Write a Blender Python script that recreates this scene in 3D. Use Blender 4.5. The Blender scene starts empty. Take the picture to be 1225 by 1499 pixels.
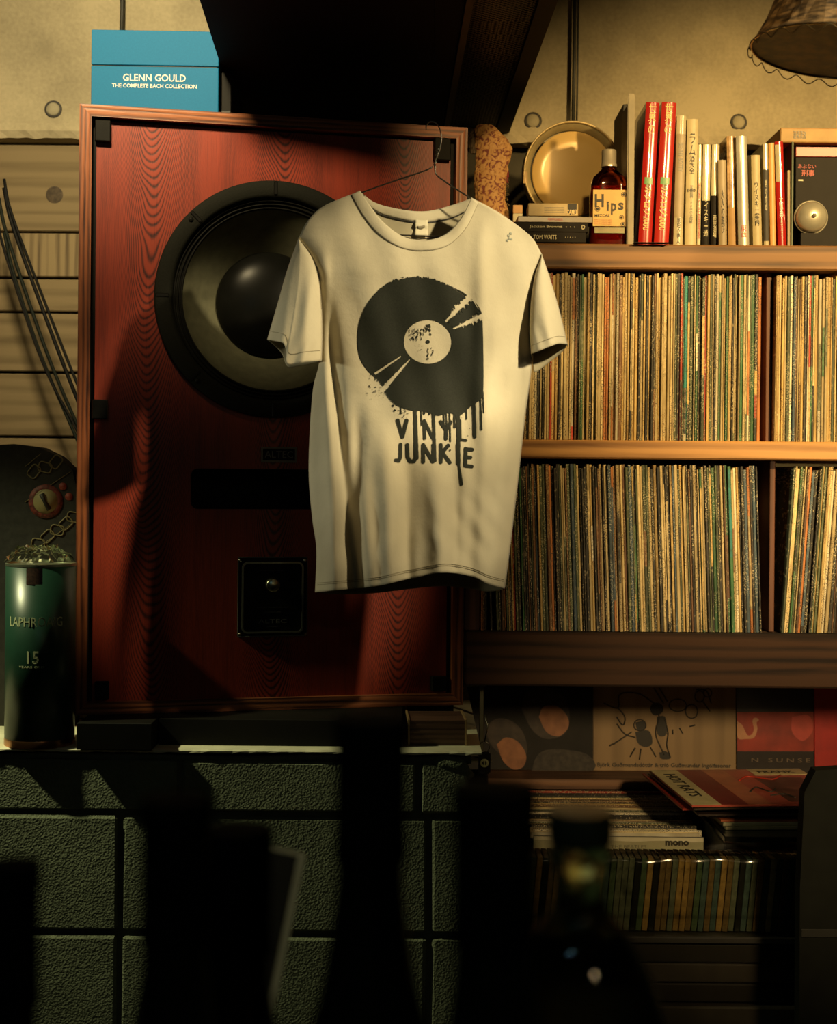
import bpy, bmesh, math, random
import numpy as np
from mathutils import Vector, Matrix

# ------------------------------------------------------------------ camera
F = 2100.0; CX = 612.5; CY = 700.0; ROLL = 0.0085; H = 1.35
cr, sr = math.cos(ROLL), math.sin(ROLL)
scene = bpy.context.scene
COL = scene.collection
cam_d = bpy.data.cameras.new('camera'); cam = bpy.data.objects.new('camera', cam_d); COL.objects.link(cam)
cam.matrix_world = Matrix.Translation((0, 0, H)) @ Matrix.Rotation(math.pi/2, 4, 'X') @ Matrix.Rotation(ROLL, 4, 'Z')
cam_d.sensor_fit = 'HORIZONTAL'; cam_d.sensor_width = 36.0; cam_d.lens = 36.0*F/1225.0
cam_d.shift_y = -(749.5-CY)/1225.0
cam_d.clip_start = 0.05; cam_d.clip_end = 50
cam_d.dof.use_dof = True; cam_d.dof.focus_distance = 2.5; cam_d.dof.aperture_fstop = 6.5
scene.camera = cam

# ------------------------------------------------------------------ world, lights, exposure
w = bpy.data.worlds.new('world'); scene.world = w; w.use_nodes = True
w.node_tree.nodes['Background'].inputs[0].default_value = (0.75, 0.9, 0.62, 1)
w.node_tree.nodes['Background'].inputs[1].default_value = 0.006
scene.view_settings.view_transform = 'Standard'; scene.view_settings.look = 'None'
scene.view_settings.gamma = 1; scene.view_settings.use_curve_mapping = False
scene.view_settings.exposure = 0.0

def spot(name, loc, target, power, color, size, angle, blend):
    d = bpy.data.lights.new(name, 'SPOT'); d.energy = power; d.color = color
    d.shadow_soft_size = size; d.spot_size = math.radians(angle); d.spot_blend = blend
    o = bpy.data.objects.new(name, d); COL.objects.link(o); o.location = loc
    o.rotation_euler = (Vector(target)-Vector(loc)).to_track_quat('-Z', 'Y').to_euler(); return o
def area(name, loc, target, power, color, sx, sy):
    d = bpy.data.lights.new(name, 'AREA'); d.energy = power; d.color = color
    d.shape = 'RECTANGLE'; d.size = sx; d.size_y = sy
    o = bpy.data.objects.new(name, d); COL.objects.link(o); o.location = loc
    o.rotation_euler = (Vector(target)-Vector(loc)).to_track_quat('-Z', 'Y').to_euler(); return o

spot('shelf_spotlight', (1.20, 1.15, H+0.94), (0.82, 2.9, H+0.36), 245, (1.0, 0.66, 0.25), 0.035, 49, 0.8)
spot('corner_fill', (0.42, 1.00, H+0.98), (0.27, 2.8, H+0.50), 60, (1.0, 0.66, 0.26), 0.03, 24, 0.6)  # added fill for the tin, paper and speaker corner, no fixture behind it
spot('speaker_spotlight', (-0.52, 1.42, H+1.37), (-0.52, 2.5, H+0.96), 270, (1.0, 0.80, 0.44), 0.12, 56, 1.0)
spot('shirt_fill', (1.15, 1.25, H+0.95), (0.05, 2.24, H+0.28), 175, (1.0, 0.82, 0.48), 0.04, 18.5, 0.7)  # added narrow fill kept to the upper shirt
spot('shirt_fill', (1.10, 1.10, H+0.75), (0.05, 2.24, H-0.03), 95, (1.0, 0.82, 0.48), 0.04, 13, 0.7)  # second added fill, for the lower shirt
spot('side_spotlight', (-2.2, 1.95, H+0.5), (-0.15, 2.26, H+0.08), 60, (1.0, 0.95, 0.66), 0.12, 17, 0.6)
spot('ledge_fill', (-1.25, 2.235, H+0.46), (-0.25, 2.38, H-0.92), 44, (1.0, 0.98, 0.52), 0.02, 56, 1.0)  # added fill for ledge and blocks, placed to graze past the speaker front
spot('bay_fill', (0.95, 0.95, H+0.12), (0.72, 3.0, H-0.56), 80, (1.0, 0.70, 0.33), 0.10, 42, 0.8)  # added warm fill reaching under the beam into the lower bay
def bulb(name, loc, power, color, size):
    d = bpy.data.lights.new(name, 'POINT'); d.energy = power; d.color = color; d.shadow_soft_size = size
    o = bpy.data.objects.new(name, d); COL.objects.link(o); o.location = loc
bulb('cool_bulb', (-0.30, 0.05, H+0.62), 0.9, (0.5, 0.9, 1.0), 0.02)
bulb('warm_bulb', (0.45, -0.1, H+0.45), 1.0, (1.0, 0.75, 0.4), 0.03)
spot('card_fill', (0.02, 0.45, H+0.75), (-0.085, 0.96, H-0.30), 5, (1.0, 0.95, 0.6), 0.02, 12, 0.8)  # extra spot added only to bring out the card's border

# ------------------------------------------------------------------ pixel helpers
def ray(px, py):
    du, dv = px-CX, py-CY
    u = du*cr+dv*sr; v = -du*sr+dv*cr
    return Vector((u/F, 1.0, -v/F))
def P(px, py, Y):
    d = ray(px, py); return Vector((d.x*Y, Y, H+d.z*Y))
def on_plane(px, py, origin, rz, off=0.0):
    """local (x, z) where the pixel's ray meets the vertical plane local y = off"""
    o = Vector(origin); n = Vector((-math.sin(rz), math.cos(rz), 0))
    c = Vector((0, 0, H)); d = ray(px, py)
    t = ((o-c).dot(n)+off)/d.dot(n)
    q = c+d*t-o
    return q.x*math.cos(rz)+q.y*math.sin(rz), q.z

# ------------------------------------------------------------------ materials
MATS = {}
def new_mat(name):
    m = bpy.data.materials.new(name); m.use_nodes = True
    nt = m.node_tree; b = nt.nodes['Principled BSDF']; MATS[name] = m
    return m, nt, b
def N(nt, typ, **kw):
    n = nt.nodes.new(typ)
    for k, v in kw.items():
        if k.startswith('i_'):
            key = k[2:]
            key = int(key) if key.isdigit() else key.replace('_', ' ')
            n.inputs[key].default_value = v
        else: setattr(n, k, v)
    return n
def coords(nt, kind='Object', scale=(1, 1, 1), loc=(0, 0, 0), rot=(0, 0, 0)):
    tc = N(nt, 'ShaderNodeTexCoord'); mp = N(nt, 'ShaderNodeMapping')
    mp.inputs['Scale'].default_value = scale; mp.inputs['Location'].default_value = loc; mp.inputs['Rotation'].default_value = rot
    nt.links.new(tc.outputs[kind], mp.inputs[0]); return mp.outputs[0]
def c4(c): return (c[0], c[1], c[2], 1)
def ramp(nt, stops, src):
    r = N(nt, 'ShaderNodeValToRGB'); e = r.color_ramp.elements
    while len(e) < len(stops): e.new(0.5)
    for i, (p, c) in enumerate(stops): e[i].position = p; e[i].color = c4(c)
    nt.links.new(src, r.inputs[0]); return r.outputs[0]
def bump(nt, b, src, strength, dist):
    n = N(nt, 'ShaderNodeBump'); n.inputs['Strength'].default_value = strength; n.inputs['Distance'].default_value = dist
    nt.links.new(src, n.inputs['Height']); nt.links.new(n.outputs[0], b.inputs['Normal'])
def plain(name, col, rough=0.6, metal=0.0, var=0.15, scale=30, bmp=0.0, spec=0.5, coat=0.0, emit=None):
    if name in MATS: return MATS[name]
    m, nt, b = new_mat(name)
    b.inputs['Roughness'].default_value = rough; b.inputs['Metallic'].default_value = metal
    b.inputs['Specular IOR Level'].default_value = spec; b.inputs['Coat Weight'].default_value = coat
    no = N(nt, 'ShaderNodeTexNoise', i_Scale=scale, i_Detail=4.0); nt.links.new(coords(nt), no.inputs['Vector'])
    lo = tuple(max(0, c*(1-var)) for c in col); hi = tuple(c*(1+var) for c in col)
    nt.links.new(ramp(nt, [(0.3, lo), (0.7, hi)], no.outputs[0]), b.inputs['Base Color'])
    if bmp: bump(nt, b, no.outputs[0], bmp, 0.002)
    if emit: b.inputs['Emission Color'].default_value = c4(emit[0]); b.inputs['Emission Strength'].default_value = emit[1]
    return m
def glass(name, col, rough=0.02, ior=1.45):
    m, nt, b = new_mat(name)
    b.inputs['Base Color'].default_value = c4(col); b.inputs['Transmission Weight'].default_value = 1.0
    b.inputs['Roughness'].default_value = rough; b.inputs['IOR'].default_value = ior
    return m
def wood(name, dark, light, axis='x', scale=1.0, rough=0.5, contrast=1.0, coat=0.0, bmp=0.3):
    """long straight grain along the axis, with knots of swirl"""
    m, nt, b = new_mat(name)
    s = {'x': (0.9, 14, 14), 'z': (14, 14, 0.9)}[axis]
    v = coords(nt, scale=tuple(k*scale for k in s))
    n1 = N(nt, 'ShaderNodeTexNoise', i_Scale=2.2, i_Detail=5.0, i_Distortion=0.7); nt.links.new(v, n1.inputs['Vector'])
    wv = N(nt, 'ShaderNodeTexWave', wave_type='BANDS', bands_direction=('Z' if axis == 'x' else 'X'), i_Scale=0.8, i_Distortion=10.0, i_Detail=3.0)
    wv.inputs['Detail Scale'].default_value = 0.6; nt.links.new(v, wv.inputs['Vector'])
    n2 = N(nt, 'ShaderNodeTexNoise', i_Scale=9.0, i_Detail=6.0); nt.links.new(v, n2.inputs['Vector'])
    a = N(nt, 'ShaderNodeMath', operation='MULTIPLY_ADD', i_1=0.42*contrast); nt.links.new(wv.outputs['Fac'], a.inputs[0]); nt.links.new(n1.outputs[0], a.inputs[2])
    a2 = N(nt, 'ShaderNodeMath', operation='MULTIPLY_ADD', i_1=0.35); nt.links.new(n2.outputs[0], a2.inputs[0]); nt.links.new(a.outputs[0], a2.inputs[2])
    nt.links.new(ramp(nt, [(0.55, dark), (1.05 if False else 0.98, light)], a2.outputs[0]), b.inputs['Base Color'])
    b.inputs['Roughness'].default_value = rough; b.inputs['Coat Weight'].default_value = coat
    bump(nt, b, a2.outputs[0], bmp, 0.002)
    return m
def oak_veneer(name, dark, light):
    """cathedral figure: nested arches repeating across the veneer leaves"""
    m, nt, b = new_mat(name)
    v = coords(nt)
    sp = N(nt, 'ShaderNodeSeparateXYZ')
    no = N(nt, 'ShaderNodeTexNoise', i_Scale=5.0, i_Detail=3.0)
    mpn = N(nt, 'ShaderNodeMapping'); mpn.inputs['Scale'].default_value = (1, 1, 0.35); nt.links.new(v, mpn.inputs[0]); nt.links.new(mpn.outputs[0], no.inputs['Vector'])
    nt.links.new(v, sp.inputs[0])
    def M(op, a=None, bb=None, c=None):
        n = N(nt, 'ShaderNodeMath', operation=op)
        for i, q in enumerate((a, bb, c)):
            if q is None: continue
            if isinstance(q, (int, float)): n.inputs[i].default_value = q
            else: nt.links.new(q, n.inputs[i])
        return n.outputs[0]
    xw = M('MULTIPLY_ADD', no.outputs[0], 0.05, sp.outputs[0])
    pp = M('PINGPONG', M('ADD', xw, 0.297), 0.111)           # distance to the leaf's centre line
    par = M('MULTIPLY', M('MULTIPLY', pp, pp), 62.0)
    zz = M('MULTIPLY_ADD', no.outputs[0], 0.34, sp.outputs[2])
    val = M('SUBTRACT', zz, par)
    ph = M('MULTIPLY', val, 400.0)
    band = M('MULTIPLY_ADD', M('SINE', ph), 0.5, 0.5)
    band = M('POWER', band, 2.2)
    f2 = N(nt, 'ShaderNodeTexNoise', i_Scale=1.0, i_Detail=5.0, i_Roughness=0.7)
    mp2 = N(nt, 'ShaderNodeMapping'); mp2.inputs['Scale'].default_value = (520, 60, 14); nt.links.new(v, mp2.inputs[0]); nt.links.new(mp2.outputs[0], f2.inputs['Vector'])
    f3 = N(nt, 'ShaderNodeTexNoise', i_Scale=1.0, i_Detail=3.0)
    mp3 = N(nt, 'ShaderNodeMapping'); mp3.inputs['Scale'].default_value = (30, 8, 1.2); nt.links.new(v, mp3.inputs[0]); nt.links.new(mp3.outputs[0], f3.inputs['Vector'])
    t = M('SUBTRACT', M('MULTIPLY_ADD', f3.outputs[0], 0.55, M('MULTIPLY', f2.outputs[0], 0.85)), M('MULTIPLY', M('MULTIPLY', band, M('SUBTRACT', 1.15, M('MULTIPLY', pp, 7.0))), 0.46))
    nt.links.new(ramp(nt, [(0.18, dark), (0.72, light)], t), b.inputs['Base Color'])
    b.inputs['Roughness'].default_value = 0.42
    bump(nt, b, t, 0.15, 0.001)
    return m
def concrete(name, col, scale=6, bmp=0.5, dist=0.004, var=0.3, pits=False):
    m, nt, b = new_mat(name)
    v = coords(nt)
    n1 = N(nt, 'ShaderNodeTexNoise', i_Scale=scale, i_Detail=8.0, i_Roughness=0.62); nt.links.new(v, n1.inputs['Vector'])
    n2 = N(nt, 'ShaderNodeTexNoise', i_Scale=scale*30, i_Detail=3.0); nt.links.new(v, n2.inputs['Vector'])
    a = N(nt, 'ShaderNodeMath', operation='MULTIPLY_ADD', i_1=0.3); nt.links.new(n2.outputs[0], a.inputs[0]); nt.links.new(n1.outputs[0], a.inputs[2])
    lo = tuple(c*(1-var) for c in col); hi = tuple(min(1, c*(1+var*0.7)) for c in col)
    nt.links.new(ramp(nt, [(0.45, lo), (0.8, hi)], a.outputs[0]), b.inputs['Base Color'])
    b.inputs['Roughness'].default_value = 0.9
    if pits:
        vo = N(nt, 'ShaderNodeTexVoronoi', i_Scale=260.0); nt.links.new(v, vo.inputs['Vector'])
        a3 = N(nt, 'ShaderNodeMath', operation='MULTIPLY_ADD', i_1=0.7); nt.links.new(vo.outputs['Distance'], a3.inputs[0]); nt.links.new(n2.outputs[0], a3.inputs[2])
        bump(nt, b, a3.outputs[0], bmp, dist)
    else: bump(nt, b, a.outputs[0], bmp, dist)
    return m
def spine_mat(name, base, wear, ink, amount):
    """record sleeve: worn card, small flecks and lettering-like marks along the spine"""
    m, nt, b = new_mat(name)
    oi = N(nt, 'ShaderNodeObjectInfo'); tc = N(nt, 'ShaderNodeTexCoord')
    off = N(nt, 'ShaderNodeVectorMath', operation='ADD'); cm = N(nt, 'ShaderNodeCombineXYZ')
    sc = N(nt, 'ShaderNodeMath', operation='MULTIPLY', i_1=37.0); nt.links.new(oi.outputs['Random'], sc.inputs[0])
    nt.links.new(sc.outputs[0], cm.inputs[0]); nt.links.new(sc.outputs[0], cm.inputs[2])
    nt.links.new(tc.outputs['Object'], off.inputs[0]); nt.links.new(cm.outputs[0], off.inputs[1])
    def noise(scale, detail=3.0, sc1=1.0):
        mp = N(nt, 'ShaderNodeMapping'); mp.inputs['Scale'].default_value = scale; nt.links.new(off.outputs[0], mp.inputs[0])
        n = N(nt, 'ShaderNodeTexNoise', i_Scale=sc1, i_Detail=detail); nt.links.new(mp.outputs[0], n.inputs['Vector']); return n.outputs[0]
    big = noise((20, 20, 16)); wearn = noise((420, 60, 110), 4.0); marks = noise((500, 40, 420), 1.0); gate = noise((1, 1, 7), 0.0)
    hv = N(nt, 'ShaderNodeHueSaturation'); hv.inputs['Color'].default_value = c4(base)
    r2 = N(nt, 'ShaderNodeMapRange'); r2.inputs['To Min'].default_value = 0.6; r2.inputs['To Max'].default_value = 1.25
    nt.links.new(oi.outputs['Random'], r2.inputs[0]); nt.links.new(r2.outputs[0], hv.inputs['Value'])
    mx = N(nt, 'ShaderNodeMix', data_type='RGBA', blend_type='MULTIPLY'); mx.inputs[0].default_value = 1.0
    nt.links.new(hv.outputs[0], mx.inputs[6]); nt.links.new(ramp(nt, [(0.3, (0.62, 0.58, 0.5)), (0.6, (1.1, 1.1, 1.1))], big), mx.inputs[7])
    m1 = N(nt, 'ShaderNodeMix', data_type='RGBA'); nt.links.new(mx.outputs[2], m1.inputs[6]); m1.inputs[7].default_value = c4(wear)
    nt.links.new(ramp(nt, [(amount, (0, 0, 0)), (amount+0.04, (1, 1, 1))], wearn), m1.inputs[0])
    g = N(nt, 'ShaderNodeMath', operation='MULTIPLY')
    nt.links.new(ramp(nt, [(0.56, (0, 0, 0)), (0.6, (1, 1, 1))], marks), g.inputs[0]); nt.links.new(ramp(nt, [(0.5, (0, 0, 0)), (0.53, (1, 1, 1))], gate), g.inputs[1])
    m2 = N(nt, 'ShaderNodeMix', data_type='RGBA'); nt.links.new(m1.outputs[2], m2.inputs[6]); m2.inputs[7].default_value = c4(ink)
    nt.links.new(g.outputs[0], m2.inputs[0]); nt.links.new(m2.outputs[2], b.inputs['Base Color'])
    b.inputs['Roughness'].default_value = 0.55
    return m

# ------------------------------------------------------------------ mesh helpers
def tag(o, label=None, cat=None, group=None, kind=None):
    if label: o['label'] = label
    if cat: o['category'] = cat
    if group: o['group'] = group
    if kind: o['kind'] = kind
    return o
def empty(name, loc, rz=0.0, label=None, cat=None, group=None, kind=None):
    o = bpy.data.objects.new(name, None); COL.objects.link(o); o.location = loc; o.rotation_euler = (0, 0, rz)
    o.empty_display_size = 0.02
    return tag(o, label, cat, group, kind)
def link(name, me, mat=None, parent=None, loc=None):
    o = bpy.data.objects.new(name, me); COL.objects.link(o)
    if mat and not me.materials: me.materials.append(mat)
    if parent: o.parent = parent
    if loc: o.location = loc
    return o
def mesh(verts, faces, smooth=False, name='mesh'):
    me = bpy.data.meshes.new(name); me.from_pydata([tuple(v) for v in verts], [], faces); me.update()
    if smooth: me.shade_smooth()
    return me
def boxm(x0, x1, y0, y1, z0, z1, bev=0.0, seg=1):
    bm = bmesh.new(); bmesh.ops.create_cube(bm, size=1.0)
    for v in bm.verts:
        v.co = Vector(((x0+x1)/2+v.co.x*(x1-x0), (y0+y1)/2+v.co.y*(y1-y0), (z0+z1)/2+v.co.z*(z1-z0)))
    if bev: bmesh.ops.bevel(bm, geom=list(bm.edges), offset=bev, segments=seg, affect='EDGES')
    me = bpy.data.meshes.new('mesh'); bm.to_mesh(me); bm.free(); return me
def box(name, mat, parent, x0, x1, y0, y1, z0, z1, bev=0.0, seg=1):
    return link(name, boxm(x0, x1, y0, y1, z0, z1, bev, seg), mat, parent)
def lathe(prof, n=40, axis='z'):
    vs, fs = [], []
    for r, z in prof:
        for k in range(n):
            a = 2*math.pi*k/n
            x, y = r*math.cos(a), r*math.sin(a)
            vs.append((x, y, z) if axis == 'z' else (x, z, y))
    for i in range(len(prof)-1):
        for k in range(n):
            a, b_ = i*n+k, i*n+(k+1) % n
            q = (a, b_, b_+n, a+n)
            fs.append(q if axis == 'z' else q[::-1])
    return mesh(vs, fs, True)
def sharp(o, ang=40):
    me = o.data; me.shade_smooth()
    try: me.set_sharp_from_angle(angle=math.radians(ang))
    except Exception: pass
    return o
def tubem(pts, r, n=8, closed=False):
    pts = [Vector(p) for p in pts]; vs, fs = [], []
    up = Vector((0.13, 0.37, 0.92))
    m = len(pts)
    for i, p in enumerate(pts):
        a = pts[(i-1) % m] if closed or i > 0 else p; b_ = pts[(i+1) % m] if closed or i < m-1 else p
        d = (b_-a).normalized(); s = d.cross(up).normalized(); t = d.cross(s).normalized()
        rr = r[i] if isinstance(r, (list, tuple)) else r
        for k in range(n):
            an = 2*math.pi*k/n; vs.append(p+s*math.cos(an)*rr+t*math.sin(an)*rr)
    for i in range(m if closed else m-1):
        j = (i+1) % m
        for k in range(n): fs.append((i*n+k, i*n+(k+1) % n, j*n+(k+1) % n, j*n+k))
    if not closed: fs += [tuple(range(n))[::-1], tuple(range((m-1)*n, m*n))]
    return mesh(vs, fs, True)
def spline(pts, n):
    """Catmull-Rom through the points, n samples, by arc length"""
    p = np.array(pts, float); q = np.vstack([2*p[0]-p[1], p, 2*p[-1]-p[-2]]); out = []
    for i in range(1, len(q)-2):
        for t in np.linspace(0, 1, 12, endpoint=False):
            a, b_, c, d = q[i-1], q[i], q[i+1], q[i+2]
            out.append(0.5*((2*b_)+(-a+c)*t+(2*a-5*b_+4*c-d)*t*t+(-a+3*b_-3*c+d)*t**3))
    out.append(p[-1]); out = np.array(out)
    s = np.r_[0, np.cumsum(np.linalg.norm(np.diff(out, axis=0), axis=1))]
    u = np.linspace(0, s[-1], n)
    return np.stack([np.interp(u, s, out[:, k]) for k in range(out.shape[1])], 1)
def prism(poly, y0, y1):
    """polygon in local x,z extruded along y"""
    n = len(poly); vs = [(x, y0, z) for x, z in poly]+[(x, y1, z) for x, z in poly]
    fs = [tuple(range(n)), tuple(range(2*n-1, n-1, -1))]+[(i, i+n, (i+1) % n+n, (i+1) % n) for i in range(n)]
    return mesh(vs, fs)
def arcspine(x0, x1, yb, b, z0, z1, n=6, lift=0.0):
    # front strip bulging towards the viewer; x0..x1 inside a spine centred on x = 0 with half width hw in b
    bb, hw = b; pts = []
    for k in range(n+1):
        x = x0+(x1-x0)*k/n; pts.append((x, -bb*(1-(x/hw)**2)-lift))
    vs = [(x, y, z) for z in (z0, z1) for x, y in pts+[(x1, yb), (x0, yb)]]; m = n+3
    fs = [tuple(range(m))[::-1], tuple(range(m, 2*m))]+[(i, (i+1) % m, (i+1) % m+m, i+m) for i in range(m)]
    me = mesh(vs, fs, True)
    try: me.set_sharp_from_angle(angle=math.radians(35))
    except Exception: pass
    return me
def rrect(x0, x1, z0, z1, r, n=6):
    pts = []
    for cx_, cz_, a0 in ((x1-r, z1-r, 0), (x0+r, z1-r, 90), (x0+r, z0+r, 180), (x1-r, z0+r, 270)):
        for k in range(n+1):
            a = math.radians(a0+90*k/n); pts.append((cx_+r*math.cos(a), cz_+r*math.sin(a)))
    return pts
def ringm(outer, inner, y0, y1):
    """frame between two outlines (same count), extruded along y"""
    n = len(outer); vs = []
    for y in (y0, y1):
        vs += [(x, y, z) for x, z in outer]+[(x, y, z) for x, z in inner]
    fs = []
    for i in range(n):
        j = (i+1) % n
        fs += [(i, j, n+j, n+i), (2*n+i, 3*n+i, 3*n+j, 2*n+j), (i, 2*n+i, 2*n+j, j), (n+i, n+j, 3*n+j, 3*n+i)]
    return mesh(vs, fs)
def fix_normals(me):
    bm = bmesh.new(); bm.from_mesh(me); bmesh.ops.recalc_face_normals(bm, faces=bm.faces); bm.to_mesh(me); bm.free(); return me

# orientations: text x -> U, text y -> V
FRONT = (Vector((1, 0, 0)), Vector((0, 0, 1)))
DOWN = (Vector((0, 0, -1)), Vector((1, 0, 0)))      # reads top to bottom
_dg = None
def lettering(parent, s, mat, cx, cy, cz, wd, ht=None, orient=FRONT, name='lettering', spacing=1.0, cyl=None, turn=0.0, bold=0.0, line=1.0, shear=0.0):
    cu = bpy.data.curves.new('text', 'FONT'); cu.body = s; cu.resolution_u = 2; cu.space_character = spacing
    cu.space_line = line; cu.align_x = 'CENTER'; cu.offset = bold; cu.extrude = 0.004; cu.shear = shear
    tmp = bpy.data.objects.new('text', cu); COL.objects.link(tmp)
    bpy.context.view_layer.update()
    dg = bpy.context.evaluated_depsgraph_get()
    me = bpy.data.meshes.new_from_object(tmp.evaluated_get(dg))
    bpy.data.objects.remove(tmp); bpy.data.curves.remove(cu)
    if len(me.vertices) == 0: return None
    co = np.empty(len(me.vertices)*3); me.vertices.foreach_get('co', co); co = co.reshape(-1, 3)
    mn, mx = co.min(0), co.max(0); c = (mn+mx)/2; sx = wd/(mx[0]-mn[0]); sy = sx if ht is None else ht/(mx[1]-mn[1])
    U, V = orient; Nn = U.cross(V)
    out = []
    for p in co:
        a, b_, d = (p[0]-c[0])*sx, (p[1]-c[1])*sy, (p[2])*0.06
        if cyl:                                       # wrapped round a vertical cylinder of radius cyl, centred cx,cy
            R = cyl+0.0004+d; t = a/cyl+turn
            out.append((cx+R*math.sin(t), cy-R*math.cos(t), cz+b_))
        else: out.append(tuple(Vector((cx, cy, cz))+U*a+V*b_+Nn*d))
    me.vertices.foreach_set('co', np.array(out, float).ravel()); me.update()
    me.materials.clear(); me.materials.append(mat)
    o = bpy.data.objects.new(name, me); COL.objects.link(o); o.parent = parent
    return o

# ------------------------------------------------------------------ palette
M_CONC = concrete('cast_concrete', (0.42, 0.36, 0.23), 4, 0.35, 0.004, 0.28)
M_PLUG = concrete('tie_plug', (0.37, 0.33, 0.22), 20, 0.3, 0.002, 0.2)
M_BLOCK = concrete('block_concrete', (0.20, 0.225, 0.145), 9, 0.5, 0.004, 0.25, pits=True)
M_MORTAR = concrete('mortar', (0.14, 0.15, 0.10), 20, 0.6, 0.003, 0.3)
M_STONE = plain('pale_ledge', (0.82, 0.78, 0.56), 0.6, var=0.15, scale=14)
M_PLANK = wood('old_planks', (0.15, 0.11, 0.055), (0.24, 0.18, 0.095), 'x', 0.8, 0.85)
M_PLANKV = wood('sawn_planks', (0.12, 0.085, 0.045), (0.28, 0.21, 0.11), 'z', 1.6, 0.85)
M_TRIM = wood('oak_trim_upright', (0.06, 0.016, 0.007), (0.37, 0.11, 0.035), 'z', 3.0, 0.42)
M_TRIMX = wood('oak_trim_level', (0.06, 0.016, 0.007), (0.40, 0.13, 0.045), 'x', 3.0, 0.42)
M_VEN = oak_veneer('oak_veneer', (0.045, 0.006, 0.004), (0.34, 0.040, 0.014))
M_BLACK = plain('black_paint', (0.007, 0.0065, 0.005), 0.6, spec=0.15)
M_BLACKG = plain('black_gloss', (0.010, 0.010, 0.009), 0.12)
M_GASKET = plain('gasket', (0.014, 0.014, 0.010), 0.8, spec=.15, scale=300, bmp=0.3)
M_CONE = plain('paper_cone', (0.12, 0.115, 0.065), 0.8, scale=60, bmp=0.15)
M_SHELF = wood('shelf_pine', (0.20, 0.085, 0.022), (0.55, 0.29, 0.10), 'x', 1.0, 0.55)
M_SHELFT = wood('shelf_board_top', (0.06, 0.027, 0.009), (0.25, 0.125, 0.045), 'x', 1.0, 0.6)
M_BEAM = wood('shelf_beam', (0.012, 0.005, 0.003), (0.055, 0.024, 0.011), 'x', 1.1, 0.85)
M_UPR = wood('shelf_upright', (0.04, 0.012, 0.007), (0.13, 0.05, 0.028), 'z', 1.5, 0.6)
M_CHROME = plain('chrome', (0.75, 0.7, 0.6), 0.12, 1.0, 0.05)
M_STEEL = plain('steel', (0.35, 0.34, 0.28), 0.3, 1.0, 0.1)
M_WIRE = plain('hanger_wire', (0.10, 0.09, 0.07), 0.3, 0.8)
M_CLOTH = None
M_WHITE = plain('white_ink', (0.75, 0.75, 0.68), 0.6, var=0.05)
M_CREAM = plain('cream_ink', (0.60, 0.55, 0.36), 0.6, var=0.08)
M_PAGES = plain('page_block', (0.55, 0.47, 0.28), 0.8, var=0.2, scale=200)
M_GREYINK = plain('grey_ink', (0.16, 0.16, 0.13), 0.5)
M_DINK = plain('dark_ink', (0.03, 0.026, 0.02), 0.6)

# ================================================================== THE ROOM
YW = 3.25
zc = lambda py, Y, x=980: P(x, py, Y).z
Zlip = P(400, 203, 3.2).z                       # bottom edge of the cast wall
wall = empty('wall_back', (0, YW, 0), kind='structure')
wb = link('concrete_face', None or boxm(-1.5, 1.7, -0.05, 0.12, Zlip, 2.75), M_CONC, wall)
# crumbled lower edge of the concrete
random.seed(4)
vs = []; fs = []; nx = 160
for i in range(nx+1):
    x = -1.5+3.2*i/nx
    for j, (y, z) in enumerate(((-0.052, 0.03), (-0.056-random.random()*0.004, 0.012), (-0.05-random.random()*0.003, -0.002-random.random()*0.005), (-0.02, -0.006))):
        vs.append((x, y, Zlip+z))
for i in range(nx):
    for j in range(3): a = i*4+j; fs.append((a, a+4, a+5, a+1))
link('crumbled_edge', mesh(vs, fs), M_CONC, wall)
for (px, py, r) in ((78, 160, 11), (780, 177, 11), (1081, 179, 10.5)):
    p = P(px, py, YW-0.05); R = r/F*3.2
    d = link('tie_plug', lathe([(0.0, -0.002), (R*0.8, -0.002), (R*0.86, 0.0), (R*0.9, 0.003)], 20, 'y'), M_PLUG, wall, (p.x, -0.052, p.z))
    d.data = fix_normals(d.data)
    link('tie_recess', lathe([(R*0.9, -0.0012), (R*1.12, -0.0022), (R*1.2, 0.001)], 20, 'y'), M_DINK, wall, (p.x, -0.0505, p.z))
# wall behind everything
bk = link('wall_recess', boxm(-1.5, 1.7, 0.02, 0.12, 0.0, Zlip), plain('recess_dark', (0.05, 0.045, 0.03), 0.9, bmp=0.4), wall)
# plank cladding at the left
seams = [212, 341, 408, 458, 546, 640, 735, 830, 925, 1020]
for i in range(len(seams)-1):
    z1 = P(75, seams[i]+1, 3.2).z; z0 = P(75, seams[i+1]-1, 3.2).z
    x1 = -0.2 if i < 6 else -0.25
    o = link('plank', boxm(-1.5, x1, -0.06-0.003*(i % 2), 0.02, z0+0.0015, z1-0.0015, 0.002), M_PLANKV if i == 1 else M_PLANK, wall)
    o.data.transform(Matrix.Translation((i*0.37, 0, 0))); o.location.x = -i*0.37
    if i == 0:
        k = P(78, 284, 3.18)
        kn = link('knot', lathe([(0.0, -0.001), (0.006, -0.0012), (0.011, -0.0008), (0.015, -0.0002), (0.022, 0.001)], 20, 'y'), plain('knot', (0.07, 0.05, 0.03), 0.8, var=0.5, scale=90), wall, (k.x, -0.0605, k.z))
fl = tag(link('floor', boxm(-2.5, 2.5, -1.5, 3.5, -0.05, 0), concrete('floor_concrete', (0.10, 0.09, 0.07), 3)), kind='structure')
ce = tag(link('ceiling', boxm(-2.5, 2.5, -1.5, 3.5, 2.75, 2.85), plain('ceiling_dark', (0.04, 0.035, 0.03), 0.9)), kind='structure')
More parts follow.
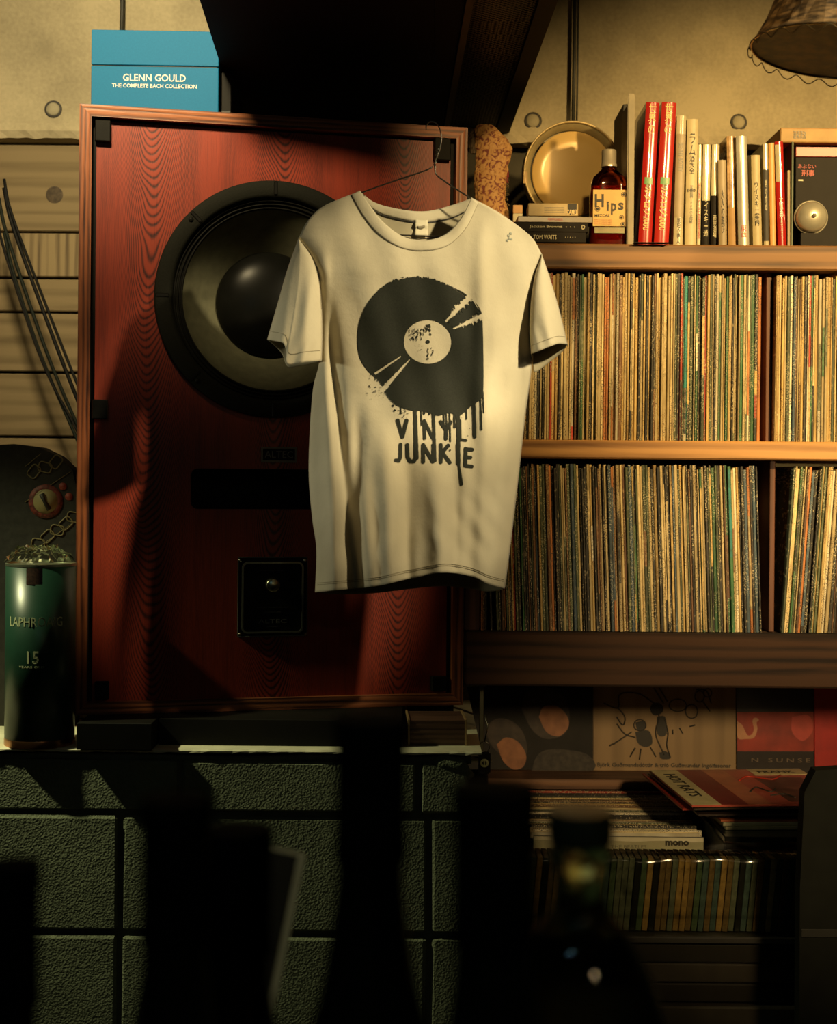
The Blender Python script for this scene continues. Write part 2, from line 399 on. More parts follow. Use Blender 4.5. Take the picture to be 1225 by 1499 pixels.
for nm, a in (('wall_left', (-2.5, -2.4, -1.5, 3.5)), ('wall_right', (2.4, 2.5, -1.5, 3.5)), ('wall_front', (-2.4, 2.4, -1.6, -1.5))):
    tag(link(nm, boxm(*a, 0.0, 2.75), plain('dark_wall', (0.05, 0.045, 0.035), 0.9)), kind='structure')

# ---------------------------------------------------------------- block wall with ledge
YB = 2.40
LZ = P(400, 1098, 2.394).z
XE = P(690, 1100, YB).x
bw = empty('trim_1', (0, YB, 0), kind='structure')
link('mortar_bed', boxm(-1.5, XE-0.01, 0.008, 0.16, 0.0, LZ-0.02), M_MORTAR, bw)
random.seed(7)
def block(x0, x1, z0, z1):
    bm = bmesh.new(); bmesh.ops.create_cube(bm, size=1.0)
    for v in bm.verts: v.co = Vector(((x1-x0)*v.co.x, 0.07*v.co.y, (z1-z0)*v.co.z))
    bmesh.ops.bevel(bm, geom=list(bm.edges), offset=0.004, segments=1, affect='EDGES')
    for v in bm.verts: v.co += Vector((random.uniform(-1, 1)*.0012, random.uniform(-1, 1)*.0012, random.uniform(-1, 1)*.0012))
    me = bpy.data.meshes.new('block'); bm.to_mesh(me); bm.free()
    o = link('block', me, M_BLOCK, bw, ((x0+x1)/2, 0.035+random.uniform(-.0015, .0015), (z0+z1)/2))
za = P(300, 1192, YB).z
xj1 = P(262, 1140, YB).x; xj2 = P(175, 1280, YB).x; J = 0.010
def course(z0, z1, joints):
    j = [-1.5]+[x for x in joints if -1.5 < x < XE-0.03]+[XE]
    for a, b_ in zip(j[:-1], j[1:]): block(a+J/2, b_-J/2, z0+J/2, z1-J/2)
course(za, LZ-0.016, [xj1-0.8, xj1-0.4, xj1, xj1+0.4])
course(za-0.2, za, [xj2-0.8, xj2-0.4, xj2, P(628, 1280, YB).x])
course(za-0.4, za-0.2, [xj2-0.8, xj2-0.4, xj2, P(628, 1280, YB).x])
course(za-0.6, za-0.4, [xj1-0.8, xj1-0.4, xj1, xj1+0.4])
course(0.0, za-0.6, [xj2-0.8, xj2-0.4, xj2, xj2+0.4])
# plaster lump under the ledge end
ed = []
for i in range(30):
    x = -1.5+(XE+1.5)*i/29; ed.append((x, 0.012, LZ-0.017+random.uniform(-.004, .002)))
link('mortar_bead', tubem(ed, [0.006+random.random()*0.003 for _ in ed], 6), M_MORTAR, bw)
lump = [P(x, y, YB)-Vector((0, YB, 0)) for x, y in ((628, 1122), (650, 1116), (672, 1122), (690, 1140))]
link('plaster_lump', tubem([(p.x, 0.01, p.z) for p in lump], [0.008, 0.014, 0.014, 0.008], 8), M_BLOCK, bw)
ledge = empty('stone_ledge', (0, 2.394, LZ), label='pale stone ledge slab on top of the concrete block wall, under the big loudspeaker', cat='ledge')
XL = P(705, 1099, 2.394).x
nx = 120; vs = []; fs = []
for i in range(nx+1):
    x = -1.5+(XL+1.5)*i/nx; jt = random.uniform(-1, 1)*.0015
    for (y, z) in ((0.75, -0.014), (0.003, -0.006+random.uniform(-.001, .001)), (0.002+jt, -0.003), (0.006+jt, 0), (0.75, 0)): vs.append((x, y, z))
for i in range(nx):
    for j in range(5):
        a = i*5+j; b_ = i*5+(j+1) % 5; fs.append((a, a+5, b_+5, b_))
fs += [(0, 1, 2, 3, 4), tuple(nx*5+k for k in (4, 3, 2, 1, 0))]
link('slab', fix_normals(mesh(vs, fs)), M_STONE, ledge)

# ================================================================== LOUDSPEAKER
SA = math.radians(12.5)
sp_o = P(109, 1047, 2.452)                      # front left bottom corner
loc = sp_o.copy()
SPK = empty('loudspeaker_cabinet', loc, SA, 'large red oak loudspeaker cabinet with exposed black woofer, behind the t-shirt', 'speaker')
S = lambda px, py, off=0.0: on_plane(px, py, loc, SA, off)
wR = S(681, 600)[0]; hT = S(113, 151)[1]
TH = 0.0205; DEP = 0.46; REC = 0.015
box('cabinet_back', M_BLACK, SPK, TH, wR-TH, DEP-0.02, DEP, TH, hT-TH)
# mitred frame boards, each a part
def mitre(name, pts, mat):
    link(name, fix_normals(prism(pts, 0, DEP)), mat, SPK)
o_, i_ = (0, wR, 0, hT), (TH, wR-TH, TH, hT-TH)
mitre('side_panel', [(0, 0), (TH, TH), (TH, hT-TH), (0, hT)], M_TRIM)
mitre('side_panel', [(wR, 0), (wR, hT), (wR-TH, hT-TH), (wR-TH, TH)], M_TRIM)
mitre('top_panel', [(0, hT), (TH, hT-TH), (wR-TH, hT-TH), (wR, hT)], M_TRIMX)
mitre('bottom_panel', [(0, 0), (wR, 0), (wR-TH, TH), (TH, TH)], M_TRIMX)
link('shadow_gap', fix_normals(ringm([(TH, TH), (wR-TH, TH), (wR-TH, hT-TH), (TH, hT-TH)], [(TH+.03, TH+.03), (wR-TH-.03, TH+.03), (wR-TH-.03, hT-TH-.03), (TH+.03, hT-TH-.03)], REC+0.007, REC+0.018)), M_BLACK, SPK)
# baffle with woofer hole and port
bx0, bx1 = S(139, 500, REC)[0], S(657, 500, REC)[0]; bz1 = S(140, 177, REC)[1]; bz0 = S(140, 1030, REC)[1]
wc = S(401, 439, REC); WR = 0.5*(S(401, 266, REC)[1]-S(401, 612, REC)[1])
HR = WR*0.93
p0 = S(279, 745, REC); p1 = S(524, 688, REC); port = (p0[0], 2*wc[0]-p0[0], p0[1], p1[1])
def baffle():
    bm = bmesh.new()
    def loop(pts):
        vs = [bm.verts.new((x, REC, z)) for x, z in pts]
        return [bm.edges.new((vs[i], vs[(i+1) % len(vs)])) for i in range(len(vs))]
    e = loop([(bx0, bz0), (bx1, bz0), (bx1, bz1), (bx0, bz1)])
    e += loop([(wc[0]+HR*math.cos(2*math.pi*k/64), wc[1]+HR*math.sin(2*math.pi*k/64)) for k in range(64)])
    e += loop(rrect(*port, 0.012))
    bmesh.ops.triangle_fill(bm, use_beauty=True, use_dissolve=False, edges=e)
    # remove fills inside the holes
    kill = []
    for f in bm.faces:
        c = f.calc_center_median()
        if math.hypot(c.x-wc[0], c.z-wc[1]) < HR*0.97: kill.append(f)
        elif port[0] < c.x < port[1] and port[2] < c.z < port[3]: kill.append(f)
    bmesh.ops.delete(bm, geom=kill, context='FACES_ONLY')
    g = bmesh.ops.extrude_face_region(bm, geom=list(bm.faces))
    for v in g['geom']:
        if isinstance(v, bmesh.types.BMVert): v.co.y += 0.006
    bmesh.ops.recalc_face_normals(bm, faces=bm.faces)
    me = bpy.data.meshes.new('baffle'); bm.to_mesh(me); bm.free(); return me
baf = link('baffle', baffle(), M_VEN, SPK)
# port tunnel
link('port_tunnel', fix_normals(ringm(rrect(port[0]-.001, port[1]+.001, port[2]-.001, port[3]+.001, .013), rrect(port[0]+.001, port[1]-.001, port[2]+.001, port[3]-.001, .011), REC+0.0005, REC+0.12)), M_BLACK, SPK)
link('port_back', boxm(port[0], port[1], REC+0.12, REC+0.125, port[2], port[3]), M_BLACK, SPK)
# woofer
def at_w(o): o.location = (wc[0], REC, wc[1]); return o
wf = lathe([(WR*.80, 0.001), (WR, 0.001), (WR*1.0, -0.010), (WR*.985, -0.013), (WR*.885, -0.013), (WR*.865, -0.011), (WR*.85, -0.004), (WR*.84, 0.004), (WR*.80, 0.004)], 96, 'y')
woof = at_w(link('woofer_frame', fix_normals(wf), M_GASKET, SPK))
sur = [(WR*.86, -0.006)]
for k in range(13):
    t = k/12; sur.append((WR*(.85-.09*t), -0.002+0.003*math.cos(t*math.pi*6)+0.004*t))
at_w(link('surround', lathe(sur, 96, 'y'), M_BLACK, SPK))
cone = [(WR*(.765-.33*t), 0.003+0.080*t**0.92) for t in [k/14 for k in range(15)]]
at_w(link('cone', lathe(cone, 96, 'y'), M_CONE, SPK))
dome = [(WR*.47, 0.080)]+[(WR*.46*math.cos(t), 0.078-0.036*math.sin(t)) for t in [k/14*math.pi/2 for k in range(15)]]
at_w(link('dust_cap', lathe(dome, 72, 'y'), plain('dust_cap', (0.006, 0.006, 0.005), 0.3, spec=0.12), SPK))
for k in range(8):
    a = math.pi/4*k+0.0
    gx, gz = wc[0]+WR*.935*math.cos(a), wc[1]+WR*.935*math.sin(a)
    o = link('frame_notch', boxm(-.012, .012, -.0012, .001, -.0035, .0035, .0015), M_BLACK, SPK, (gx, REC-0.013, gz)); o.rotation_euler = (0, -a, 0)
    if k % 2 == 1:
        s = link('screw', lathe([(0, -.003), (.003, -.0028), (.0045, -.001), (.0045, .001)], 12, 'y'), M_BLACK, SPK, (wc[0]+WR*.95*math.cos(a+.05), REC-0.013, wc[1]+WR*.95*math.sin(a+.05)))
# grille fastener blocks
for (x0, y0, x1, y1) in ((139, 176, 162, 206), (636, 201, 660, 234), (134, 585, 158, 613), (636, 590, 660, 618), (139, 998, 160, 1024), (632, 990, 654, 1012)):
    a = S(x0, y1, REC-.012); b_ = S(x1, y0, REC-.012)
    box('grille_block', M_BLACKG if y0 == 585 else M_BLACK, SPK, a[0], b_[0], REC-0.013, REC+.001, a[1], b_[1], 0.0015)
# badge
a = S(382, 677, REC); b_ = S(434, 655, REC)
bd = box('badge', M_BLACK, SPK, a[0], b_[0], REC-0.002, REC+.001, a[1], b_[1], 0.0005)
link('badge_rim', fix_normals(ringm([(a[0], a[1]), (b_[0], a[1]), (b_[0], b_[1]), (a[0], b_[1])], [(a[0]+.003, a[1]+.004), (b_[0]-.003, a[1]+.004), (b_[0]-.003, b_[1]-.003), (a[0]+.003, b_[1]-.003)], REC-0.003, REC-.0015)), M_GREYINK, bd)
lettering(bd, 'ALTEC', M_GREYINK, (a[0]+b_[0])/2, REC-0.0022, (a[1]+b_[1])/2+.001, (b_[0]-a[0])*.8, 0.012)
# crossover plate
a = S(347, 932, REC); b_ = S(450, 815, REC); cxp = (a[0]+b_[0])/2
pl = box('crossover_plate', M_BLACK, SPK, a[0], b_[0], REC-0.003, REC+.001, a[1], b_[1], 0.001)
link('plate_edge', fix_normals(ringm(rrect(a[0], b_[0], a[1], b_[1], .003, 2), rrect(a[0]+.0012, b_[0]-.0012, a[1]+.0012, b_[1]-.0012, .0025, 2), REC-0.0036, REC-.002)), M_GREYINK, pl)
a2 = S(353, 927, REC); b2 = S(444, 822, REC)
link('raised_rim', fix_normals(ringm(rrect(a2[0], b2[0], a2[1], b2[1], .010), rrect(a2[0]+.003, b2[0]-.003, a2[1]+.003, b2[1]-.003, .008), REC-0.007, REC-.002)), plain('rim_metal', (0.30, 0.31, 0.24), 0.35, 0.9), pl)
kx, kz = S(400, 857, REC-.02)
link('knob', fix_normals(lathe([(0, -0.020), (.0105, -0.020), (.012, -0.0185), (.0125, -.004), (.014, -.001)], 32, 'y')), plain('knob_metal', (0.5, 0.5, 0.38), 0.28, 1.0), pl, (kx, REC, kz))
lettering(pl, 'ALTEC', M_GREYINK, cxp, REC-.0034, S(400, 909, REC)[1], 0.050, 0.0075)
for t, py, wd in (('HIGH FREQUENCY', 835, .045), ('FREQUENCY DIVIDING NETWORK', 889, .055), ('CROSSOVER', 896, .03), ('ANAHEIM', 917, .02)):
    lettering(pl, t, plain('faint_ink', (0.07, 0.07, 0.055), 0.5), cxp, REC-.0034, S(400, py, REC)[1], wd, 0.0022)
for (x, y) in ((351, 820), (446, 820), (351, 928), (446, 928)):
    q = S(x, y, REC); link('screw', lathe([(0, -.002), (.002, -.0018), (.0028, 0)], 10, 'y'), M_STEEL, pl, (q[0], REC-.003, q[1]))
# plinth under the cabinet (its foot reaches the ledge)
zl = LZ-loc.z
zt = loc.z-LZ-0.001
pln = empty('speaker_plinth', (-.3, 2.38, LZ+.0003), label='low black plinth of blocks between the loudspeaker cabinet and the stone ledge', cat='plinth')
pxx = lambda x: P(x, 1092, 2.43).x+.3
box('base_block', M_BLACK, pln, pxx(122), pxx(230), 0.0, 0.40, 0.0, zt, .001)
box('base_rail', M_BLACK, pln, pxx(232), pxx(588), 0.05, 0.40, 0.0, zt, .001)
box('rear_rail', M_BLACK, pln, pxx(594), pxx(668), 0.26, 0.40, 0.0, zt, .001)

# wooden block under the right corner of the speaker
a = P(597, 1090, 2.46); b_ = P(683, 1044, 2.46)
bl = empty('wooden_box', ((a.x+b_.x)/2, 2.445, LZ), math.radians(3), 'small dark wooden box with pale edges wedged under the right end of the loudspeaker', 'box')
hw = (b_.x-a.x)/2; hh = min(b_.z-LZ, loc.z-LZ-0.001)
box('box_body', wood('box_wood', (0.05, 0.02, 0.012), (0.13, 0.065, 0.04), 'x', 3.0, 0.6), bl, -hw+.003, hw-.003, 0.002, 0.10, 0.0, hh-.002)
box('edge_strip', plain('raw_pine', (0.42, 0.27, 0.12), 0.7), bl, -hw, -hw+.003, 0.0, 0.10, 0.0, hh)
box('edge_strip', MATS['raw_pine'], bl, hw-.003, hw, 0.0, 0.10, 0.0, hh)

# ================================================================== HANGING BLACK BOX overhead
zb = P(700, 195, 3.19).z
hb = empty('hanging_speaker_box', (0, 3.185, zb), label='large black ventilated box hanging overhead against the back wall, seen from below', cat='equipment')
def X_at(px, py):                               # ray meets the horizontal plane z = zb
    d = ray(px, py); t = (zb-H)/d.z; return d.x*t, t
xl1, yl1 = X_at(354, 193); xr1, yr1 = X_at(745, 195); xl0, yl0 = X_at(300, 24); xr0, yr0 = X_at(808, 24)
sl = (xl0-xl1)/(yl0-yl1); srr = (xr0-xr1)/(yr0-yr1); YN = 2.25
cl = lambda y: xl1+sl*(y-yl1); crr = lambda y: xr1+srr*(y-yr1)
def slab(name, mat, fl_, fr_, z0, z1, ya=3.185, yb=YN):
    vs = [(f(y), y-3.185, z) for z in (z0, z1) for y, f in ((ya, fl_), (ya, fr_), (yb, fr_), (yb, fl_))]
    link(name, fix_normals(mesh(vs, [(0, 1, 2, 3), (4, 5, 6, 7), (0, 1, 5, 4), (1, 2, 6, 5), (2, 3, 7, 6), (3, 0, 4, 7)])), mat, hb)
g0 = lambda y: crr(y)-0.135; g1 = lambda y: crr(y)-0.030
slab('underside_panel', plain('matt_black', (0.008, 0.007, 0.006), 0.7, var=0.3, scale=6, spec=.1), cl, lambda y: g0(y)-.014, 0.0, 0.012)
slab('box_shell', M_BLACK, cl, crr, 0.034, 0.40)
slab('side_strip', plain('strip_paint', (0.045, 0.04, 0.03), 0.5), lambda y: g0(y)-.012, g0, -0.004, 0.033)
slab('side_strip', M_BLACK, g1, crr, 0.0, 0.033)
slab('left_wall', M_BLACK, cl, lambda y: cl(y)+.01, 0.0125, 0.033)
# expanded-metal mesh strip: stuff
vs, fs = [], []
def bar(p, q, wdt):
    p, q = Vector(p), Vector(q); d = (q-p).normalized(); s = Vector((-d.y, d.x, 0))*wdt; k = len(vs)
    for a_ in (p-s, p+s, q+s, q-s): vs.append(a_)
    for a_ in (p-s, p+s, q+s, q-s): vs.append(a_+Vector((0, 0, .0015)))
    fs.extend([(k, k+1, k+2, k+3), (k, k+4, k+5, k+1), (k+3, k+2, k+6, k+7), (k+1, k+5, k+6, k+2), (k, k+3, k+7, k+4)])
y = YN
while y < 3.17:
    for c in range(8):
        wd = (g1(y)-g0(y))/8; xa = g0(y)+c*wd; st = 0.011
        bar((xa, y-3.185, .008), (xa+wd, y+st-3.185, .008), .0011); bar((xa+wd, y-3.185, .008), (xa, y+st-3.185, .008), .0011)
    y += 0.011
tag(link('metal_mesh', mesh(vs, fs), plain('mesh_metal', (0.06, 0.055, 0.045), 0.35, 0.8), hb), kind='stuff')

# ================================================================== BLUE BOX SET on top of the speaker
bt = loc.z+hT
M_BLUE = plain('blue_card', (0.006, 0.15, 0.33), 0.6, spec=.2, var=0.06, scale=300)
bo = P(133, 160, 2.66); bR = P(320, 160, 2.66)
gg = empty('blue_box_set', (bo.x, 2.66, bt), 0.03, 'blue clamshell record box with white lettering, standing on top of the big loudspeaker', 'box')
G = lambda px, py: on_plane(px, py, (bo.x, 2.66, bt), 0.03)
gw = G(320, 100)[0]; gh = G(133, 43)[1]; gs = G(133, 95)[1]
box('box_base', M_BLUE, gg, 0, gw, 0, 0.26, 0.0, gs-.0012, .0012)
box('box_lid', M_BLUE, gg, 0, gw, 0, 0.26, gs+.0012, gh, .0012)
box('inner_lip', M_DINK, gg, .003, gw-.003, .003, 0.257, gs-.004, gs+.004)
q = G(226, 114); lettering(gg, 'GLENN GOULD', M_WHITE, q[0], -.0006, q[1], G(272, 114)[0]-G(180, 114)[0], 0.0135, bold=.015)
q = G(226, 126); lettering(gg, 'THE COMPLETE BACH COLLECTION', M_WHITE, q[0], -.0006, q[1], G(288, 126)[0]-G(164, 126)[0], 0.0075, bold=.01)
e = P(320, 160, 2.69)
db = empty('dark_box', (e.x+.001, 2.69, bt), 0.03, 'narrow dark box standing beside the blue box on the loudspeaker', 'box')
box('box_body', M_BLACK, db, .004, 0.022, 0.0, 0.24, 0.0, P(320, 106, 2.69).z-bt, .001)
box('box_flap', M_DINK, db, 0.0045, 0.0215, -0.0015, 0.0, 0.01, 0.05, .0004)

# ================================================================== LEFT: cables, tube, patterned box
for i, (x0, y0, x1, y1, x2, y2, r) in enumerate(((20, 335, 80, 500, 135, 640, .0042), (12, 350, 70, 520, 125, 650, .0038), (8, 372, 62, 530, 118, 640, .003), (20, 400, 60, 520, 120, 660, .0035), (20, 322, 92, 510, 138, 622, .0032))):
    pts = spline([tuple(P(x0-14, y0-60, 3.02)), tuple(P(x0, y0, 3.02)), tuple(P(x1, y1, 3.0+.006*i)), tuple(P(x2, y2, 3.0))], 24)
    pts = list(pts)+[tuple(P(x2+10, y2+40, 3.0))]
    o = link('speaker_cable', tubem(pts, r, 8), plain('cable_rubber_%d' % (i % 2), ((0.006, 0.006, 0.006), (0.010, 0.014, 0.010))[i % 2], 0.6, spec=.15))
    tag(o, ['uppermost black cable slanting down behind the left side of the loudspeaker', 'second black cable from the top of the slanting bundle left of the loudspeaker', 'thin black cable lowest at the picture edge in the slanting bundle',
            'greenish-black cable along the lower side of the slanting bundle', 'outermost thin cable on the right side of the slanting bundle'][[1, 2, 4, 3, 0][i]] if False else
        ['thick black cable in the middle of the slanting bundle left of the loudspeaker', 'greenish-black cable running just below the middle of the slanting bundle', 'thin black cable low in the slanting bundle left of the loudspeaker',
         'greenish cable crossing lowest in the slanting bundle left of the loudspeaker', 'thin black cable along the upper side of the slanting bundle'][i], 'cable', 'cables behind the left side of the loudspeaker')
# whisky tube
tb = P(58, 1088, 2.44); TR = 50/F*2.44
tu = empty('whisky_tube', (tb.x, 2.44, LZ), label='dark green cylindrical whisky tube with cream lettering at the left end of the ledge', cat='container')
tt = P(58, 824, 2.44).z-LZ
link('tube_body', fix_normals(lathe([(0, .012), (TR, .012), (TR, tt-.004), (0, tt-.004)], 64)), plain('green_card', (0.012, 0.045, 0.028), 0.35, var=0.12), tu)
sharp(link('tube_foot', fix_normals(lathe([(0, 0), (TR*1.005, 0), (TR*1.01, .002), (TR*1.01, .010), (TR, .0125), (0, .0125)], 64)), plain('copper', (0.55, 0.26, 0.13), 0.3, 1.0), tu))
sharp(link('tube_lid', fix_normals(lathe([(0, tt-.004), (TR*1.01, tt-.004), (TR*1.015, tt), (TR*.97, tt+.001), (TR*.96, tt-.002), (0, tt-.002)], 64)), plain('lid_metal', (0.35, 0.38, 0.28), 0.35, 0.9), tu))
def tz(py): return P(60, py, 2.44-TR).z-LZ
k = 1/F*(2.44-TR)
lettering(tu, 'LAPHROAIG', plain('label_ink', (0.42, 0.46, 0.27), 0.6), 0, 0, tz(911), 84*k, 14*k, cyl=TR, turn=.08)
lettering(tu, '15', MATS['label_ink'], 0, 0, tz(963), 17*k, 18*k, cyl=TR, turn=.05, bold=.01)
lettering(tu, 'YEARS OLD', MATS['label_ink'], 0, 0, tz(977), 38*k, 3*k, cyl=TR)
def cyl_patch(parent, name, a0, a1, z0, z1, R, mat, n=10):
    vs = []; fs = []
    for i in range(n+1):
        a_ = a0+(a1-a0)*i/n
        for z in (z0, z1): vs.append((R*math.sin(a_), -R*math.cos(a_), z))
    for i in range(n): fs.append((2*i, 2*i+2, 2*i+3, 2*i+1))
    return link(name, mesh(vs, fs, True), mat, parent)
cyl_patch(tu, 'crest_label', -.16, .3, tz(856), tz(832), TR+.0004, plain('crest', (0.05, 0.022, 0.014), 0.5, var=.6, scale=300))
# crumpled clear plastic on the tube
random.seed(12)
vs, fs = [], []; nx, ny = 26, 12
for j in range(ny+1):
    for i in range(nx+1):
        a_ = -1.3+2.6*i/nx; r = TR*(.95-.75*(j/ny))+random.uniform(-.006, .006)
        vs.append((r*math.sin(a_)*1.1, -r*math.cos(a_)*.8, 0.001+.002*(1)+0.020*math.sin(j/ny*2.2)+random.uniform(0, .010)*(j > 0)))
for j in range(ny):
    for i in range(nx): a_ = j*(nx+1)+i; fs.append((a_, a_+1, a_+nx+2, a_+nx+1))
pw = link('plastic_wrap', mesh(vs, fs), glass('clear_wrap', (0.75, 0.8, 0.6), 0.12, 1.3), None, (tb.x, 2.44, LZ+tt))
tag(pw, 'crumpled clear plastic wrap heaped on the lid of the green whisky tube', 'plastic')

# dark patterned paper bag with chain print
bgp = P(20, 830, 2.60)
bag = empty('patterned_bag', (P(70, 830, 2.6).x, 2.60, LZ), label='dark patterned bag with gold chain print and red-ringed medallion, behind the whisky tube', cat='bag')
B = lambda px, py: (P(px, py, 2.6).x-bag.location.x, P(px, py, 2.6).z-LZ)
outl = [B(-60, 1076), B(106, 1076), B(112, 900), B(113, 720), B(106, 688), B(85, 668), B(58, 655), B(20, 650), B(-60, 655)]
link('bag_panel', fix_normals(prism(outl, 0.0, 0.05)), plain('bag_cloth', (0.028, 0.026, 0.020), 0.7, var=.3, scale=80, bmp=.3), bag)
M_GOLD = plain('gold_print', (0.24, 0.20, 0.09), 0.5)
def B3(px, py, d=-.001): q = B(px, py); return (q[0], d, q[1])
for (cx_, cy_, ro) in ((50, 690, .9), (66, 684, -.3), (82, 676, .9), (56, 796, -.2), (70, 785, .75), (84, 776, -.2), (97, 766, .75), (108, 757, -.2)):
    w_, h_ = 9.5, 7
    pts = []
    for x, z in rrect(-w_, w_, -h_, h_, 4, 4):
        xr_, zr_ = x*math.cos(ro)-z*math.sin(ro), x*math.sin(ro)+z*math.cos(ro); pts.append(B3(cx_+xr_, cy_-zr_))
    link('chain_link', tubem(pts, .0012, 6, True), M_GOLD, bag)
for (a_, b2_) in (((37, 735), (104, 690)), ((37, 815), (112, 762)), ((37, 683), (60, 664))):
    link('stripe', tubem([B3(*a_), B3(*b2_)], .0007, 5), M_GOLD, bag)
q = B(67, 734)
link('medallion_ring', fix_normals(lathe([(.0225, -.0012), (.031, -.0012), (.031, .001), (.0225, .001)], 32, 'y')), plain('medal_red', (0.16, 0.03, 0.02), 0.6, var=.7, scale=160), bag, (q[0], -.0005, q[1]))
link('medallion', fix_normals(lathe([(0, -.001), (.0225, -.001), (.0225, .001)], 32, 'y')), plain('medal_gold', (0.33, 0.27, 0.12), 0.6), bag, (q[0], -.0005, q[1]))
link('medallion_bar', tubem([B3(61, 723, -.002), B3(65, 733, -.002), B3(73, 746, -.002)], [.005, .0032, .005], 8), M_DINK, bag)
for (x, y) in ((92, 712), (101, 727)):
    q = B(x, y); link('red_bud', fix_normals(lathe([(0, -.0015), (.007, -.001), (.007, .001)], 14, 'y')), plain('bud_red', (0.30, 0.05, 0.03), 0.6), bag, (q[0], -.0005, q[1]))

# small block standing in for the pale painted wall end beside the plinth
pb = P(117, 1070, 2.62)
tag(box('pale_block', plain('pale_paint', (0.45, 0.45, 0.33), 0.5, var=.3, scale=40), None, pb.x-.030, pb.x+.006, 2.68, 2.72, LZ+.0005, LZ+.045, .004), 'small pale tin on the ledge squeezed between whisky tube and plinth', 'tin')

# ================================================================== RECORD SHELF
YS = 2.67
z1t, z1b = zc(357.5, YS), zc(394, YS); z2t, z2b = zc(645, YS), zc(672.5, YS); z3t, z3b = zc(926.5, YS), zc(1005, YS)
XS0 = P(680, 900, YS).x; XS1 = 1.12
sh = empty('record_shelf', (0, YS, z3b), label='wooden wall shelf of thick boards holding two rows of records and a row of books', cat='shelf')
zo = z3b
box('shelf_board', M_SHELFT, sh, XS0, XS1, 0.0, 0.50, z1b-zo, z1t-zo, .003)
box('shelf_board', M_SHELF, sh, XS0, XS1, 0.0, 0.50, z2b-zo, z2t-zo, .003)
box('shelf_board', M_BEAM, sh, XS0, XS1, 0.036, 0.50, z3t-zo-.03, z3t-zo, .002)
tag(box('front_beam', M_BEAM, sh, XS0, XS1, -0.01, 0.035, 0.0, z3t-zo-.0005, .004), 'deep dark-stained front beam below the lower record row')
xu = P(702, 900, YS).x
box('upright', M_UPR, sh, XS0, xu, 0.004, 0.48, z3t-zo+.0005, z2b-zo-.0005, .002)
box('upright', M_UPR, sh, XS0, xu, 0.004, 0.48, z2t-zo+.0005, z1b-zo-.0005, .002)
xd1 = P(1121, 520, YS+.03).x; xd2 = P(1126, 800, YS+.03).x
box('divider', M_UPR, sh, xd1, xd1+.010, 0.03, 0.48, z2t-zo+.0005, z1b-zo-.0005, .001)
box('divider', M_UPR, sh, xd2, xd2+.010, 0.03, 0.48, z3t-zo+.0005, z2b-zo-.0005, .001)
box('upright', M_UPR, sh, XS1-.02, XS1, 0.004, 0.48, z3t-zo+.0005, z2b-zo-.0005, .002)
box('upright', M_UPR, sh, XS1-.02, XS1, 0.004, 0.48, z2t-zo+.0005, z1b-zo-.0005, .002)

SC = {  # name: (material, words)
 'cream': (spine_mat('sleeve_cream', (0.62, 0.50, 0.26), (0.40, 0.28, 0.12), (0.10, 0.07, 0.04), .60), 'cream-spined'),
 'yellow': (spine_mat('sleeve_yellowed', (0.58, 0.41, 0.15), (0.66, 0.55, 0.32), (0.12, 0.06, 0.03), .62), 'yellowed tan-spined'),
 'white': (spine_mat('sleeve_white', (0.74, 0.68, 0.50), (0.45, 0.36, 0.2), (0.05, 0.05, 0.05), .64), 'near-white-spined'),
 'black': (spine_mat('sleeve_black', (0.022, 0.02, 0.016), (0.38, 0.33, 0.2), (0.55, 0.48, 0.3), .60), 'scuffed black-spined'),
 'olive': (spine_mat('sleeve_olive', (0.075, 0.095, 0.045), (0.35, 0.33, 0.18), (0.5, 0.48, 0.3), .60), 'dark olive-spined'),
 'brown': (spine_mat('sleeve_brown', (0.16, 0.075, 0.03), (0.40, 0.27, 0.13), (0.5, 0.4, 0.2), .60), 'brown-spined'),
 'orange': (spine_mat('sleeve_orange', (0.52, 0.19, 0.05), (0.55, 0.42, 0.22), (0.08, 0.04, 0.02), .62), 'orange-spined'),
 'red': (spine_mat('sleeve_red', (0.50, 0.045, 0.02), (0.55, 0.35, 0.2), (0.6, 0.5, 0.3), .64), 'red-spined'),
 'teal': (spine_mat('sleeve_teal', (0.02, 0.24, 0.22), (0.3, 0.4, 0.3), (0.02, 0.05, 0.05), .66), 'teal-spined'),
 'green': (spine_mat('sleeve_green', (0.04, 0.15, 0.055), (0.3, 0.33, 0.18), (0.4, 0.4, 0.25), .62), 'green-spined'),
 'blue': (spine_mat('sleeve_blue', (0.05, 0.09, 0.13), (0.35, 0.33, 0.24), (0.5, 0.5, 0.4), .61), 'slate blue-spined'),
}
SZ = 0.3125
def sleeve_mesh(w_, mat):
    a, b_ = w_/2, w_*0.30; d = SZ
    pr = [(-b_, 0), (-a, .0015), (-a, d), (a, d), (a, .0015), (b_, 0)]
    vs = [(x, y, z) for z in (0, SZ) for x, y in pr]; n = 6
    fs = [tuple(range(n))[::-1], tuple(range(n, 2*n))]+[(i, (i+1) % n, (i+1) % n+n, i+n) for i in range(n)]
    me = mesh(vs, fs); me.materials.append(mat); return me
WIDTHS = [0.0028, 0.0034, 0.0042, 0.0050, 0.0062]
SM = {c: [sleeve_mesh(w_, m[0]) for w_ in WIDTHS] for c, m in SC.items()}
PATCHM = {}
def patch_mesh(w_, mat):
    k_ = (w_, mat.name)
    if k_ not in PATCHM:
        me = boxm(-w_*.36, w_*.36, -.0004, .0003, 0, 1); me.materials.append(mat); PATCHM[k_] = me
    return PATCHM[k_]
